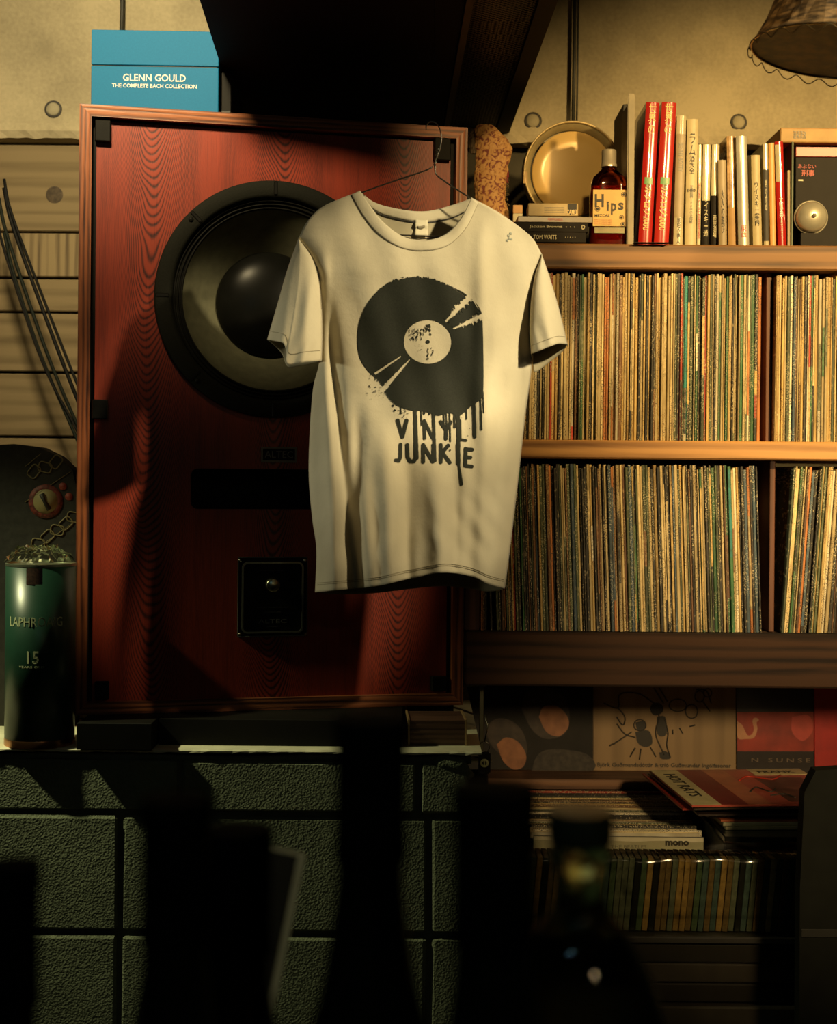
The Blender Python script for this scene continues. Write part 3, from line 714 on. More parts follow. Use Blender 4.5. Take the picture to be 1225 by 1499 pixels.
def sleeve(c, wi, loc_, tilt, label, group, patches=()):
    o = bpy.data.objects.new('record_sleeve', SM[c][wi]); COL.objects.link(o)
    o.location = loc_; o.rotation_euler = (0, tilt, 0); o.scale = (1, 1, random.choice([1, .998, .994, .99, .985, .975]))
    tag(o, label, 'record', group)
    for (pc, z0, z1) in patches:
        p_ = bpy.data.objects.new('spine_print', patch_mesh(WIDTHS[wi], SC[pc][0])); COL.objects.link(p_)
        p_.parent = o; p_.location = (0, 0, z0*SZ); p_.scale = (1, 1, (z1-z0)*SZ)
    return o
def pick(dist):
    r = random.random()*sum(dist.values()); s_ = 0
    for k_, v in dist.items():
        s_ += v
        if r <= s_: return k_
    return k_
def row(xa, xb, zt_, py, tiltf, dist, accents, where, acc_where):
    """fill a shelf with sleeves from pixel xa to xb; accents: pixel x -> (colour, width idx, patches, label)"""
    x = P(xa, py, YS+.02).x; xe = P(xb, py, YS+.02).x; acc = sorted(accents.items()); last = None; pt_ = tiltf(xa)
    while True:
        pxn = CX+(x/(YS+.02))*F
        t = tiltf(pxn); lab = None; pt = ()
        if acc and pxn >= acc[0][0]-3.0:
            c, wi, pt, lab = acc.pop(0)[1]
        else:
            c = pick(dist)
            if random.random() < .28 and c == last: c = pick(dist)
            wi = random.choice([0, 1, 1, 2, 2, 3, 3, 4])
            if random.random() < .22: pt = ((pick(dist), random.uniform(.0, .5), random.uniform(.55, 1.0)),)
        last = c
        w_ = WIDTHS[wi]/math.cos(t)+.00025+(.014 if abs(t-pt_) > .02 else 0); pt_ = t
        if x+w_ > xe: break
        yy = YS+.010+random.uniform(0, .009)
        lift = abs(math.sin(t))*WIDTHS[wi]/2+.0006
        if lab: sleeve(c, wi, (x+w_/2, yy, zt_+lift), t, lab, None, pt)
        else:
            th_ = ('thin', 'thin', 'medium', 'medium', 'thick')[wi]
            if 'right' in where: pos = 'right of the divider'
            else: pos = ('next to the shirt' if pxn < 830 else 'left of centre' if pxn < 930 else 'right of centre' if pxn < 1030 else 'close to the divider')
            rw_ = 'upper' if 'upper' in where else 'lower'
            two = ' with a %s patch' % pt[0][0] if pt and pt[0][0] != c else ''
            sleeve(c, wi, (x+w_/2, yy, zt_+lift), t, '%s %s record%s, %s row, %s' % (th_, SC[c][1], two, rw_, pos), '%s %s records%s in the %s row %s' % (th_, SC[c][1], two, rw_, pos), pt)
        x += w_
        if random.random() < .04: x += random.uniform(.0005, .002)
random.seed(21)
dU = {'cream': 42, 'yellow': 18, 'white': 7, 'black': 14, 'olive': 9, 'brown': 7, 'orange': 5, 'green': 3, 'blue': 2}
dL = {'cream': 20, 'yellow': 9, 'white': 3, 'black': 30, 'olive': 18, 'brown': 14, 'orange': 4, 'green': 5, 'blue': 4}
accU = {804: ('red', 1, (), 'red-spined record sleeve just right of the right sleeve cuff, upper row'),
        836: ('white', 4, (('orange', .72, .97), ('red', .0, .08)), 'thick pale record sleeve with an orange patterned top, upper row left of centre'),
        994: ('red', 2, (('black', 0, .36),), 'bright red record sleeve directly left of the teal one, upper row'),
        999: ('teal', 4, (('black', .04, .32), ('white', 0, .04)), 'bright teal record sleeve with a black lower end, upper row'),
        1029: ('red', 2, (), 'bright red record sleeve a little right of the teal one, upper row'),
        1102: ('black', 4, (('yellow', .28, .42), ('red', .14, .28)), 'black record sleeve with yellow and red bands, last before the gap in the upper row'),
        1159: ('blue', 3, (), 'slate blue record sleeve right of the divider, upper row')}
row(752, 1113, z2t, 640, lambda p: 0.004, dU, {k_: v for k_, v in accU.items() if k_ < 1113}, 'the upper record row left of the divider', '')
row(1131, 1228, z2t, 640, lambda p: 0.006, dU, {1159: accU[1159], 1182: ('red', 2, (('cream', .0, .45),), 'red record sleeve with a cream lower half near the right end, upper row')}, 'the upper record row right of the divider', '')
accL = {703: ('orange', 2, (), 'orange record sleeve against the left upright, first of the lower row'),
        757: ('red', 1, (), 'dark red record sleeve peeking out beside the shirt hem, lower row'),
        997: ('white', 2, (), 'white-spined record sleeve standing out left of centre, lower row'),
        1072: ('green', 4, (('teal', .45, .98),), 'vivid green and teal record sleeve in the lower row'),
        1080: ('white', 3, (), 'near-white record sleeve right beside the vivid green one, lower row')}
del accL[997]
row(703, 1117, z3t, 920, lambda p: (-0.004 if p < 712 else -0.036), dL, accL, 'the lower record row left of the divider', '')
row(1142, 1222, z3t, 920, lambda p: 0.066, dL, {}, 'the lower record row right of the divider', '')

# ================================================================== TOP SHELF ITEMS
ZT = z1t
def book(name, px0, px1, pyt, ylean, cover, label, depth=0.16, Y=2.70, texts=(), blocks=(), group=None, pages=True):
    """upright book: px0..px1 bottom edges of the spine, pyt top, ylean pixels the top leans right"""
    a = P(px0, 357, Y); b_ = P(px1, 357, Y); h_ = P((px0+px1)/2, pyt, Y).z-ZT; w_ = b_.x-a.x
    t = math.atan2(ylean, 357-pyt)
    r = empty(name, (a.x+w_/2, Y, ZT+abs(math.sin(t))*w_/2+.0006), label=label, cat='book', group=group); r.rotation_euler = (0, t, 0)
    w_ = w_*.965; h_ = h_/math.cos(t)
    bb = .13*w_; sp_ = fix_normals(arcspine(-w_/2, w_/2, .002, (bb, w_/2), 0, h_))
    link('spine', sp_, cover, r)
    box('cover_board', cover, r, -w_/2, -w_/2+.0012, 0.002, depth, 0, h_); box('cover_board', cover, r, w_/2-.0012, w_/2, 0.002, depth, 0, h_)
    if pages: box('page_block', M_PAGES, r, -w_/2+.0012, w_/2-.0012, 0.002, depth-.003, 0.002, h_-.003)
    for (m_, z0, z1, x0, x1) in blocks: link('spine_panel', fix_normals(arcspine(-w_/2+x0*w_, -w_/2+x1*w_, .001, (bb, w_/2), z0*h_, z1*h_, 6, .0003)), m_, r)
    for (s_, m_, zc_, wf_, hf_, mode) in texts:
        if mode == 'stack': lettering(r, '\n'.join(s_), m_, 0, -bb-.0005, zc_*h_, wf_*w_, hf_*h_, FRONT, line=0.9)
        elif mode == 'down': lettering(r, s_, m_, 0, -bb-.0005, zc_*h_, hf_*h_, wf_*w_, DOWN)
        else: lettering(r, s_, m_, 0, -bb-.0005, zc_*h_, wf_*w_, hf_*h_, FRONT)
    return r
M_RED = plain('red_gloss', (0.34, 0.014, 0.010), 0.2, var=.08, coat=.8)
M_RED2 = plain('red_gloss_faded', (0.37, 0.022, 0.014), 0.2, var=.08, coat=.8)
M_YELL = plain('yellow_ink', (0.7, 0.48, 0.12), 0.3)
M_CRB = plain('cream_cover', (0.42, 0.35, 0.19), 0.5)
M_CRG = plain('cream_gloss', (0.42, 0.37, 0.23), 0.2, coat=.8)
M_BEIGE = plain('beige_cover', (0.27, 0.21, 0.12), 0.5)
M_SILV = plain('silver_cover', (0.42, 0.40, 0.33), 0.3, 0.3, coat=.6)
M_BKG = plain('black_glossy_cover', (0.012, 0.010, 0.008), 0.5, spec=.08)
M_ORC = plain('ochre_cover', (0.55, 0.28, 0.07), 0.45)
M_TAN = plain('tan_cover', (0.36, 0.21, 0.07), 0.6)
M_GREEN = plain('green_badge', (0.10, 0.25, 0.08), 0.4)
M_REDI = plain('red_ink', (0.45, 0.04, 0.02), 0.5)
# tall black folder with cream edge
f_ = P(917, 357, 2.70)
fo = empty('upright_folder', (f_.x, 2.70, ZT+.0005), label='tall grey-black board with a pale rounded edge, standing left of the red books', cat='folder')
hF = P(925, 137, 2.70).z-ZT
box('board', plain('dark_board', (0.05, 0.045, 0.03), 0.6), fo, .0, .010, .004, .08, 0, hF-.02)
box('pale_edge', plain('pale_board', (0.25, 0.21, 0.12), 0.5), fo, .0005, .0135, 0, .004, 0, hF, .0018, 2)
b0 = P(903, 357, 2.80); 
tag(box('black_slipcase', plain('slip_black', (0.025, 0.023, 0.016), 0.7), None, b0.x+.009, b0.x+.022, 2.795, 2.925, ZT+.0005, P(903, 172, 2.9).z, .001), 'dark slipcase at the back between the round tin and the tall board', 'case')
for i, (a, b_, t_, lab) in enumerate(((936, 956, 151, 'left of the twin tall red books with Japanese spine lettering'), (959, 981, 151, 'right of the twin tall red books with Japanese spine lettering'))):
    book('red_book', a-2.5, b_-2.5, t_, 10, (M_RED, M_RED2)[i], lab, .19, 2.695,
         texts=(('世界の', M_YELL, .885, .55, .21, 'stack'), ('カタログ2000', M_YELL, .255, .55, .30, 'down'), ('VIDEO', M_GREEN, .41, .3, .05, 'down')),
         blocks=((M_GREEN, .425, .475, .2, .8),))
# the metal bookend foot under the red books
be = P(955, 357, 2.66)
tag(box('bookend', M_BLACK, None, be.x-.035, be.x+.03, 2.655, 2.672, ZT+.0003, ZT+.0012), 'black metal bookend foot jutting over the shelf edge below the red books', 'bookend')
book('beige_book', 985, 999, 170, 4, M_CRG, 'tall cream and grey book directly right of the red pair', texts=(('BENNY BOTTY', M_GREYINK, .68, .5, .22, 'down'), ('琥珀の夢人', M_DINK, .12, .35, .2, 'stack')), blocks=((M_BEIGE, .22, .86, 0, 1),))
book('rum_book', 1002, 1018.5, 175, 2, M_CRB, 'tall cream book with large Japanese title, third from the red pair', texts=(('ラム', M_DINK, .80, .55, .17, 'stack'), ('酒大全', M_DINK, .64, .45, .14, 'stack'), ('定番銘柄100本の全知識', M_GREYINK, .33, .28, .30, 'stack'), ('100', M_DINK, .44, .7, .025, 'h')))
book('slim_book', 1019.5, 1025, 212, 1, M_CRG, 'slim white book with red lower spine lettering, beside the tall cream book', texts=(('世界の名曲喫茶', M_REDI, .35, .6, .55, 'stack'),))
book('slim_book', 1026.5, 1038, 212, 1, M_BKG, 'slim glossy black book, left one of two with white tops', blocks=((M_CRG, .45, 1, .0, 1),), texts=(('ウイスキー通', M_CREAM, .3, .6, .4, 'stack'),))
book('slim_book', 1039.5, 1051, 212, 1, M_BKG, 'slim glossy black book, right one of two with white tops', blocks=((M_CRG, .5, 1, .0, 1),), texts=(('東京酒場', M_CREAM, .2, .5, .22, 'stack'),))
book('beige_book', 1052, 1064, 235, -2, M_BEIGE, 'shorter beige book leaning against the brown and cream book', Y=2.69, texts=(('大人の遊び', M_DINK, .4, .4, .5, 'stack'),))
book('patterned_book', 1066, 1079, 200, -4, plain('mottled_cover', (0.38, 0.24, 0.11), 0.2, var=.7, scale=55, coat=.5), 'cream and brown mottled glossy book left of the silver book', blocks=((M_TAN, .0, .36, 0, 1),), depth=.14, Y=2.71)
book('silver_book', 1080.5, 1097, 200, -5, M_SILV, 'tall silvery book with a faint red stamp on its spine', texts=(('東西', M_REDI, .14, .5, .11, 'stack'),), blocks=(), depth=.14, Y=2.70)
book('whisky_guide', 1102, 1115.5, 228, -4, M_CRB, 'short cream book with black Japanese title right of the silver book', texts=(('ウイスキー案内', M_DINK, .47, .5, .48, 'stack'),), depth=.13)
book('narrow_book', 1118, 1126, 211, -3, M_CRG, 'narrow cream and black book right of the short cream one', blocks=((M_DINK, .06, .75, 0, 1),), texts=(('男の食卓', M_CREAM, .5, .45, .3, 'stack'),), depth=.14)
book('ochre_book', 1127.5, 1136, 210, -4, M_ORC, 'plain ochre book between the narrow cream one and the red-white one', depth=.14)
book('red_white_book', 1138.5, 1151, 208, -6, M_RED, 'red and white glossy book with white lettering, leaning left', blocks=((M_CRG, .62, .97, .0, .6),), texts=(('大事典', M_WHITE, .38, .5, .2, 'stack'), ('レコード', M_CREAM, .18, .25, .16, 'stack')), depth=.15)
book('thin_paperback', 1152.5, 1156.5, 250, -1, M_BEIGE, 'thin worn paperback with a mottled spine beside the red-white book', depth=.12)
book('thin_paperback', 1157.5, 1160.5, 208, 0, plain('thin_green', (0.07, 0.09, 0.05), 0.5), 'thin dark green paperback next to the black video cover', depth=.14)
# stack of the black cover and things on the right end
v0 = P(1163, 357, 2.72)
vc = empty('video_case', (v0.x, 2.72, ZT+.0005), label='black glossy case with red Japanese title at the right end of the top shelf', cat='case')
vh = P(1180, 230, 2.72).z-ZT
box('case_body', M_BKG, vc, 0, .13, 0, .10, 0, vh, .0015)
box('case_top', plain('case_maroon', (0.28, 0.035, 0.03), 0.4), vc, 0.001, .13, .001, .10, vh+.0005, vh+.021, .001)
lettering(vc, 'あぶない', M_REDI, .022, -.0008, vh-.018, .034, .008); lettering(vc, '刑事', M_REDI, .024, -.0008, vh-.031, .024, .012, bold=.01)
box('title_strip', M_CREAM, vc, .006, .015, -.0006, .001, vh-.046, vh-.043)
link('cover_figure', fix_normals(lathe([(0, -.001), (.012, -.001), (.012, .001)], 9, 'y')), plain('figure_print', (0.28, 0.15, 0.07), 0.5, var=.8, scale=120), vc, (.018, -.0001, vh*.42))
bz = ZT+vh+.023
tbx = empty('flat_tan_book', (P(1142, 200, 2.70).x, 2.70, bz), label='thick tan book lying flat on top of the black case and the last books', cat='book')
tw = .145; thh = P(1160, 187, 2.70).z-bz
box('cover', M_TAN, tbx, 0.0, tw, 0, .14, 0, thh, .0015)
box('spine_block', plain('tan_panel', (0.38, 0.24, 0.085), 0.6), tbx, .002, tw-.002, -.0006, .001, .003, thh-.003)
lettering(tbx, '酒場漂流', M_GREYINK, .036, -.0012, thh*.5, .024, thh*.55)
# chrome round bell/lamp at the right end
M_DOME = plain('dome_metal', (.55, .52, .42), .28, .55)
cb = P(1188, 318, 2.69)
bel = empty('chrome_dome', (cb.x, 2.69, ZT+.0005), label='round chrome dome with a raised centre button at the right end of the top shelf', cat='bell')
zz_ = cb.z-ZT
def lz(m, n=36): return fix_normals(m)
link('dome', lz(lathe([(.030, 0.0), (.029, -.006), (.024, -.013), (.014, -.018), (.004, -.020), (0, -.020)], 40, 'y')), M_DOME, bel, (0, .004, zz_))
link('rim', lz(lathe([(.028, 0), (.0315, -.001), (.0325, .002), (.030, .004), (.028, .003)], 40, 'y')), M_DOME, bel, (0, .004, zz_))
link('button', lz(lathe([(0, -.027), (.003, -.026), (.004, -.022), (.003, -.018)], 16, 'y')), M_DOME, bel, (0, .004, zz_))
box('base', M_BKG, bel, -.02, .022, 0.0, .02, 0, max(.005, zz_-.030))

# round tin leaning at the back
tc_ = P(838, 253, 2.95); R_ = 74/F*2.95
tin = empty('round_tin', (tc_.x, 2.95, tc_.z-R_), label='round pale gold cake tin standing on edge behind the small bottle', cat='tin')
tin.rotation_euler = (math.radians(3), 0, math.radians(7))
M_TIN = plain('tin_gold', (0.58, 0.44, 0.20), 0.32, 0.1, var=.08, scale=12)
def tl(pr): return fix_normals(lathe(pr, 72, 'y'))
link('rim', tl([(R_, 0.0), (R_*1.0, -.004), (R_*.985, -.0065), (R_*.965, -.004), (R_*.955, .03), (R_*.975, .032), (R_*.985, 0.0)]), M_TIN, tin, (0, 0, R_))
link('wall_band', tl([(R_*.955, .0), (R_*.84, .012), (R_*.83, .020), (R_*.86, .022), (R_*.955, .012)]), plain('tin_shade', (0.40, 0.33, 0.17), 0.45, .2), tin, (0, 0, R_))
link('lid_disc', tl([(0, .003), (R_*.6, .0035), (R_*.815, .006), (R_*.83, .008), (R_*.83, .012)]), plain('lid_gold', (0.62, 0.42, 0.15), 0.24, 0.08, var=.07, scale=9), tin, (R_*.02, 0, R_*.985))
link('price_sticker', boxm(-.004, .004, -.0003, .0003, -.012, .012), MATS['tan_panel'], tin, (-R_*.965, -.005, R_*.86))
# the tin's foot: it stands on the shelf behind the stack
box('stand_block', M_BLACK, tin, -.03, .03, .004, .03, -max(0.001, (tc_.z-R_-ZT))+.004, .002)

# small stack: CDs + cigarette pack
a = P(775, 352, 2.70)
def cd(name, px0, px1, py0, py1, lab, txt, cat, Y=2.70, dep=.12, mat=M_BKG, tx=None, rz=0.0, ink=M_CREAM):
    p0_ = P(px0, py1, Y); p1_ = P(px1, py0, Y)
    r = empty(name, (p0_.x, Y, p0_.z), rz, lab, cat)
    w_ = p1_.x-p0_.x; h_ = p1_.z-p0_.z-.0006
    box('case_body', mat, r, 0, w_, 0, dep, 0.0, h_, .0008)
    for (s_, fx, fw, fh, m_) in txt: lettering(r, s_, m_ or ink, fx*w_, -.0006, h_*.5, fw*w_, fh*h_)
    return r
zz0 = CY+(H-ZT)/2.70*F+sr*200
k1 = cd('disc_case', 752, 858, 339.5, 354.3, 'black disc case with a pale two-word title, lowest of the small stack', [('TOM WAITS', .43, .32, .42, None), ('· · · · ·', .78, .14, .08, None)], 'disc case')
k2 = cd('disc_case', 752, 861, 325, 339, 'black disc case with a thin pale title, second from the bottom of the small stack', [('Jackson Browne', .43, .44, .34, None), ('◎', .93, .05, .45, None), ('· · ·', .76, .12, .1, None)], 'disc case')
k3 = cd('thin_case', 758, 868, 316.5, 324.6, 'thin grey cassette case under the cigarette pack, turned slightly', [('MEMOREX', .5, .2, .4, M_REDI)], 'cassette case', rz=.03, mat=plain('grey_case', (0.16, 0.13, 0.09), 0.3), dep=.10)
cg = empty('cigarette_pack', (P(773, 316, 2.70).x, 2.70, P(773, 316.2, 2.70).z+.0004), -.02, 'cream cigarette pack with a black logo end, on top of the small stack', 'pack')
cw = P(846, 316, 2.70).x-cg.location.x; ch = P(773, 297.5, 2.70).z-cg.location.z
box('pack_body', plain('pack_cream', (0.50, 0.38, 0.18), 0.5), cg, 0, cw, 0, .055, 0, ch, .001)
box('brand_panel', M_DINK, cg, cw*.79, cw*.97, -.0005, .001, ch*.1, ch*.97)
lettering(cg, 'CAMEL', M_YELL, cw*.88, -.0008, ch*.3, cw*.22, ch*.4, bold=.02)
for i in range(4): box('print_line', M_GREYINK, cg, cw*.32, cw*.72, -.0003, .0005, ch*(.25+.14*i), ch*(.25+.14*i)+.0006)
rt = P(761, 335, 2.80)
ri = empty('matchbox', (rt.x, 2.82, ZT+.0005), label='tiny red and cream striped matchbox tower left of the disc cases', cat='matchbox')
hM = P(761, 300, 2.82).z-ZT
for i in range(6): box('stripe', (M_REDI, M_CREAM, M_ORC)[i % 3], ri, -.012, .006, 0, .02, hM*i/6, hM*(i+.96)/6)

# Hips bottle
hp = P(890, 352, 2.73); HBZ = ZT+.0005
hb2 = empty('flask_bottle', (hp.x, 2.73, HBZ), label='flat reddish glass spirit flask with silver screw cap and yellow label reading Hips', cat='bottle')
def hz(py): return P(890, py, 2.73).z-HBZ
kk = 2.73/F
def flask(prof, ysq, n=40):
    vs, fs = [], []
    for (r, z, q_) in prof:
        for k_ in range(n):
            a_ = 2*math.pi*k_/n; c_, s_ = math.cos(a_), math.sin(a_)
            e_ = 2/(2+2*q_)
            x = r*math.copysign(abs(c_)**e_, c_); y = r*(1-(1-ysq)*min(1, q_))*math.copysign(abs(s_)**e_, s_)
            vs.append((x, y, z))
    for i in range(len(prof)-1):
        for k_ in range(n): a_, b2_ = i*n+k_, i*n+(k_+1) % n; fs.append((a_, b2_, b2_+n, a_+n))
    return fix_normals(mesh(vs, fs, True))
RB = 27.5*kk
link('glass_body', flask([(.001, 0, 1), (RB*.9, 0, 1), (RB, .003, 1), (RB, hz(290), 1), (RB*.97, hz(272), 1), (RB*.86, hz(261), .8), (RB*.6, hz(254), .5), (RB*.42, hz(249), .1), (RB*.38, hz(244), 0), (.001, hz(244), 0)], .55), glass('flask_glass', (0.62, 0.12, 0.04), 0.04), hb2)
link('spirit', flask([(.001, .003, 1), (RB*.9, .003, 1), (RB*.92, hz(290), 1), (RB*.88, hz(274), 1), (.001, hz(273), 1)], .52), plain('red_spirit', (0.28, 0.035, 0.015), 0.2), hb2)
sharp(link('screw_cap', fix_normals(lathe([(0, hz(220)), (10.2*kk, hz(220)), (11*kk, hz(222)), (11*kk, hz(240)), (11.8*kk, hz(241)), (11.8*kk, hz(245)), (0, hz(245))], 32)), plain('cap_silver', (.62, .55, .42), .28, .65), hb2))
lab_y = -RB*.56-.0008
lb = box('paper_label', plain('label_yellow', (0.62, 0.40, 0.13), 0.6, var=.1), hb2, -24.5*kk, 25*kk, lab_y-.0006, lab_y, hz(334), hz(281), .0002)
box('lower_label', plain('label_lower', (0.30, 0.26, 0.14), 0.6, var=.3), hb2, -22*kk, 22*kk, lab_y-.0004, lab_y, hz(344), hz(336), .0002)
for (c_, px, py, w__, h__, sh_) in (('H', 874.5, 297, 13, 19, 0), ('i', 887, 305, 3.2, 14, 0), ('p', 895.5, 309, 8, 17, 0), ('s', 906, 305, 8, 11, 0)):
    lettering(lb, c_, M_DINK, (px-890)*kk, lab_y-.0008, hz(py), w__*kk, h__*kk, bold=.03)
lettering(lb, 'MEZCAL', M_DINK, -11*kk, lab_y-.0008, hz(318.5), 22*kk, 4*kk, bold=.02)
for py in (325, 328, 331): lettering(lb, 'hecho en la casa con agave', M_REDI, -10*kk, lab_y-.0008, hz(py), 26*kk, 1.6*kk)
for (px, py, r) in ((910, 288, 4), (907, 321, 3.5), (909, 331, 3.5), (872, 309, 4)):
    link('ornament', lathe([(0, -.0003), (r*kk*.5, -.0003), (r*kk*.55, .0002)], 7, 'y'), M_DINK, lb, ((px-890)*kk, lab_y-.0007, hz(py)))
    link('ornament', lathe([(r*kk*.75, -.0003), (r*kk, -.0003)], 9, 'y'), M_DINK, lb, ((px-890)*kk, lab_y-.0007, hz(py)))

# crumpled brown paper between speaker and tin
random.seed(5)
cp = P(715, 357, 2.86)
cpo = empty('crumpled_paper', (cp.x, 2.86, ZT+.0005), label='crumpled brown printed paper bundle with frayed edge between loudspeaker and round tin', cat='paper')
def crumple(name, prof, mat, seed, amp=.008, n=30, rows=46, ysq=.55):
    rs = random.Random(seed); vs, fs = [], []
    pts = spline(prof, rows); fold = [(rs.uniform(0, 6.28), rs.uniform(2, 5), rs.uniform(-60, 60), rs.uniform(.4, 1)) for _ in range(9)]
    for j, (xc, z, r) in enumerate(pts):
        for k_ in range(n):
            a_ = 2*math.pi*k_/n
            d = sum(w_*abs(math.sin(a_*f_/2+ph+z*q_)) for ph, f_, q_, w_ in fold)/3-.55
            rr = r+max(-.008, min(.004, amp*d*1.6))+rs.uniform(-.0014, .0014)
            vs.append((xc+rr*math.cos(a_), rr*ysq*math.sin(a_), z))
    for j in range(rows-1):
        for k_ in range(n): a_, b2_ = j*n+k_, j*n+(k_+1) % n; fs.append((a_, b2_, b2_+n, a_+n))
    fs += [tuple(range(n))[::-1], tuple(range((rows-1)*n, rows*n))]
    o = link(name, fix_normals(mesh(vs, fs)), mat, cpo); return o
def cz(py): return P(715, py, 2.86).z-ZT
kc = 2.86/F
m, nt, b_ = new_mat('printed_paper')
v = coords(nt); n1 = N(nt, 'ShaderNodeTexNoise', i_Scale=95.0, i_Detail=2.0, i_Distortion=1.5); nt.links.new(v, n1.inputs['Vector'])
nt.links.new(ramp(nt, [(.40, (.20, .05, .035)), (.47, (.52, .27, .09)), (.7, (.62, .36, .14))], n1.outputs[0]), b_.inputs['Base Color']); b_.inputs['Roughness'].default_value = .7
crumple('paper_body', [(8*kc, 0, 22*kc), (6*kc, cz(320), 21*kc), (2*kc, cz(290), 19*kc), (2*kc, cz(262), 21*kc), (5*kc, cz(235), 22*kc), (6*kc, cz(215), 24*kc), (-3*kc, cz(195), 17*kc), (-7*kc, cz(184), 9*kc)], MATS['printed_paper'], 3)
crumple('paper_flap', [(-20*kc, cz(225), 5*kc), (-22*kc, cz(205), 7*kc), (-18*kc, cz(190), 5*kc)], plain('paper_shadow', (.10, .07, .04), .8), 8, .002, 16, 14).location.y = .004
o = crumple('paper_flap', [(24*kc, cz(268), 2*kc), (20*kc, cz(250), 6*kc), (14*kc, cz(232), 4*kc)], plain('paper_red', (.18, .02, .02), .7), 9, .0015, 14, 12)
for i in range(26):
    z = cz(345-i*3.2); x = (24+random.uniform(-1, 1))*kc
    link('frayed_fibre', tubem([(x-.004, -.008, z), (x+.003, -.009, z+.002+random.random()*.003), (x+.005+random.random()*.004, -.008, z+random.uniform(-.004, .008))], .0003, 4), plain('fibre', (.35, .25, .12), .8), cpo)

# vertical conduit
c0 = P(842, -60, 3.18); c1 = P(838, 215, 3.18)
cdt = empty('wall_conduit', (c1.x, 3.18, c1.z), label='thin dark cable running straight down the concrete wall above the round tin', cat='cable')
link('cable', tubem([(0.0, 0, 0), (.002, 0, .2), (c0.x-c1.x, 0, c0.z-c1.z+.1)], .0042, 10), plain('conduit', (0.03, 0.03, 0.022), 0.5), cdt)
link('cable', tubem([(.009, 0.004, 0), (.010, 0.004, .2), (c0.x-c1.x+.008, 0.004, c0.z-c1.z+.1)], .0022, 8), MATS['conduit'], cdt)
c2 = P(178, 42, 3.18)
tag(link('wall_cable', tubem([(c2.x, 3.175, c2.z-.08), (c2.x+.002, 3.175, c2.z+.04), (c2.x, 3.175, c2.z+.3)], .005, 8), MATS['conduit']), 'short dark cable on the concrete wall above the blue box', 'cable')

# woven lamp shade with wire frill at the top right
lp = P(1190, 26, 2.0)
lmp = empty('pendant_lamp', (lp.x+.035, 2.0, lp.z-.035), label='dark woven pendant lamp with a wavy wire frill at the upper right corner', cat='lamp')
m, nt, b_ = new_mat('woven'); v = coords(nt, scale=(30, 30, 150)); n1 = N(nt, 'ShaderNodeTexNoise', i_Scale=1.5, i_Detail=4.0); nt.links.new(v, n1.inputs['Vector'])
nt.links.new(ramp(nt, [(.4, (.035, .022, .010)), (.7, (.20, .12, .05))], n1.outputs[0]), b_.inputs['Base Color']); b_.inputs['Roughness'].default_value = .5
pr = [(r_*1.0, z_*1.0) for r_, z_ in ((.118, -.012), (.112, -.004), (.100, .02), (.088, .05), (.07, .09), (.05, .14), (.03, .17))]
rs = random.Random(2); vs = []; fs = []; n = 72
for j, (r, z) in enumerate(pr):
    for k_ in range(n):
        a_ = 2*math.pi*k_/n; rr = r+rs.uniform(-.0016, .0016)
        vs.append((rr*math.cos(a_), rr*math.sin(a_), z+.25*(rr*math.cos(a_)*-.55)))
for j in range(len(pr)-1):
    for k_ in range(n): a_, q_ = j*n+k_, j*n+(k_+1) % n; fs.append((a_, q_, q_+n, a_+n))
fs.append(tuple(range(n)))
link('shade_body', fix_normals(mesh(vs, fs)), MATS['woven'], lmp)
def lring(R__, z__, wav, r, name, mat):
    pts = []
    for k_ in range(144):
        a_ = 2*math.pi*k_/144; rr = R__+wav*.4*math.cos(a_*22); pts.append((rr*math.cos(a_), rr*math.sin(a_), z__+wav*math.sin(a_*22)-.25*rr*math.cos(a_)*.55))
    link(name, tubem(pts, r, 6, True), mat, lmp)
lring(.118, -.013, 0, .0016, 'rim_wire', plain('brass', (.6, .42, .2), .25, 1.0))
lring(.121, -.020, .005, .0008, 'frill_wire', plain('dark_wire', (.10, .07, .03), .4, .8))
link('shade_cord', tubem([(0, 0, .24), (0, 0, 2.74-lmp.location.z)], .003, 6), M_BLACK, lmp)

# ================================================================== LOWER BAY: leaning covers, bins
YC = 3.13
zs = zc(1129, YC)
lowsh = empty('low_shelf', (0, 2.98, zs), label='narrow wooden shelf in the lower bay carrying the three face-on album covers', cat='shelf')
box('shelf_top', wood('low_shelf_wood', (0.07, 0.03, 0.015), (0.24, 0.12, 0.06), 'x', 1.2), lowsh, P(714, 1130, 3.05).x, XS1, 0.06, 0.235, -.022, -.0005, .001)
def coverxy(px0, px1): return P(px0, 1060, YC).x, P(px1, 1060, YC).x
def album(px0, label, mat, wd=.3125, Y=YC):
    x0 = P(px0, 1070, Y).x; r = empty('album_cover', (x0, Y, zs+.0003), label=label, cat='record'); r.rotation_euler = (math.radians(-3), 0, 0)
    box('sleeve', mat, r, 0, wd, 0, .004, 0, .3125, .0005); return r
def L(r, px, py, Y=YC): p_ = P(px, py, Y); return p_.x-r.location.x, p_.z-r.location.z
def blob(r, name, pts, mat, d=-.0006, Y=YC):
    poly = [L(r, *p_, Y) for p_ in spline(pts+[pts[0]], len(pts)*5)[:-1]]
    return link(name, fix_normals(prism([tuple(q_) for q_ in poly], d, .0006)), mat, r)
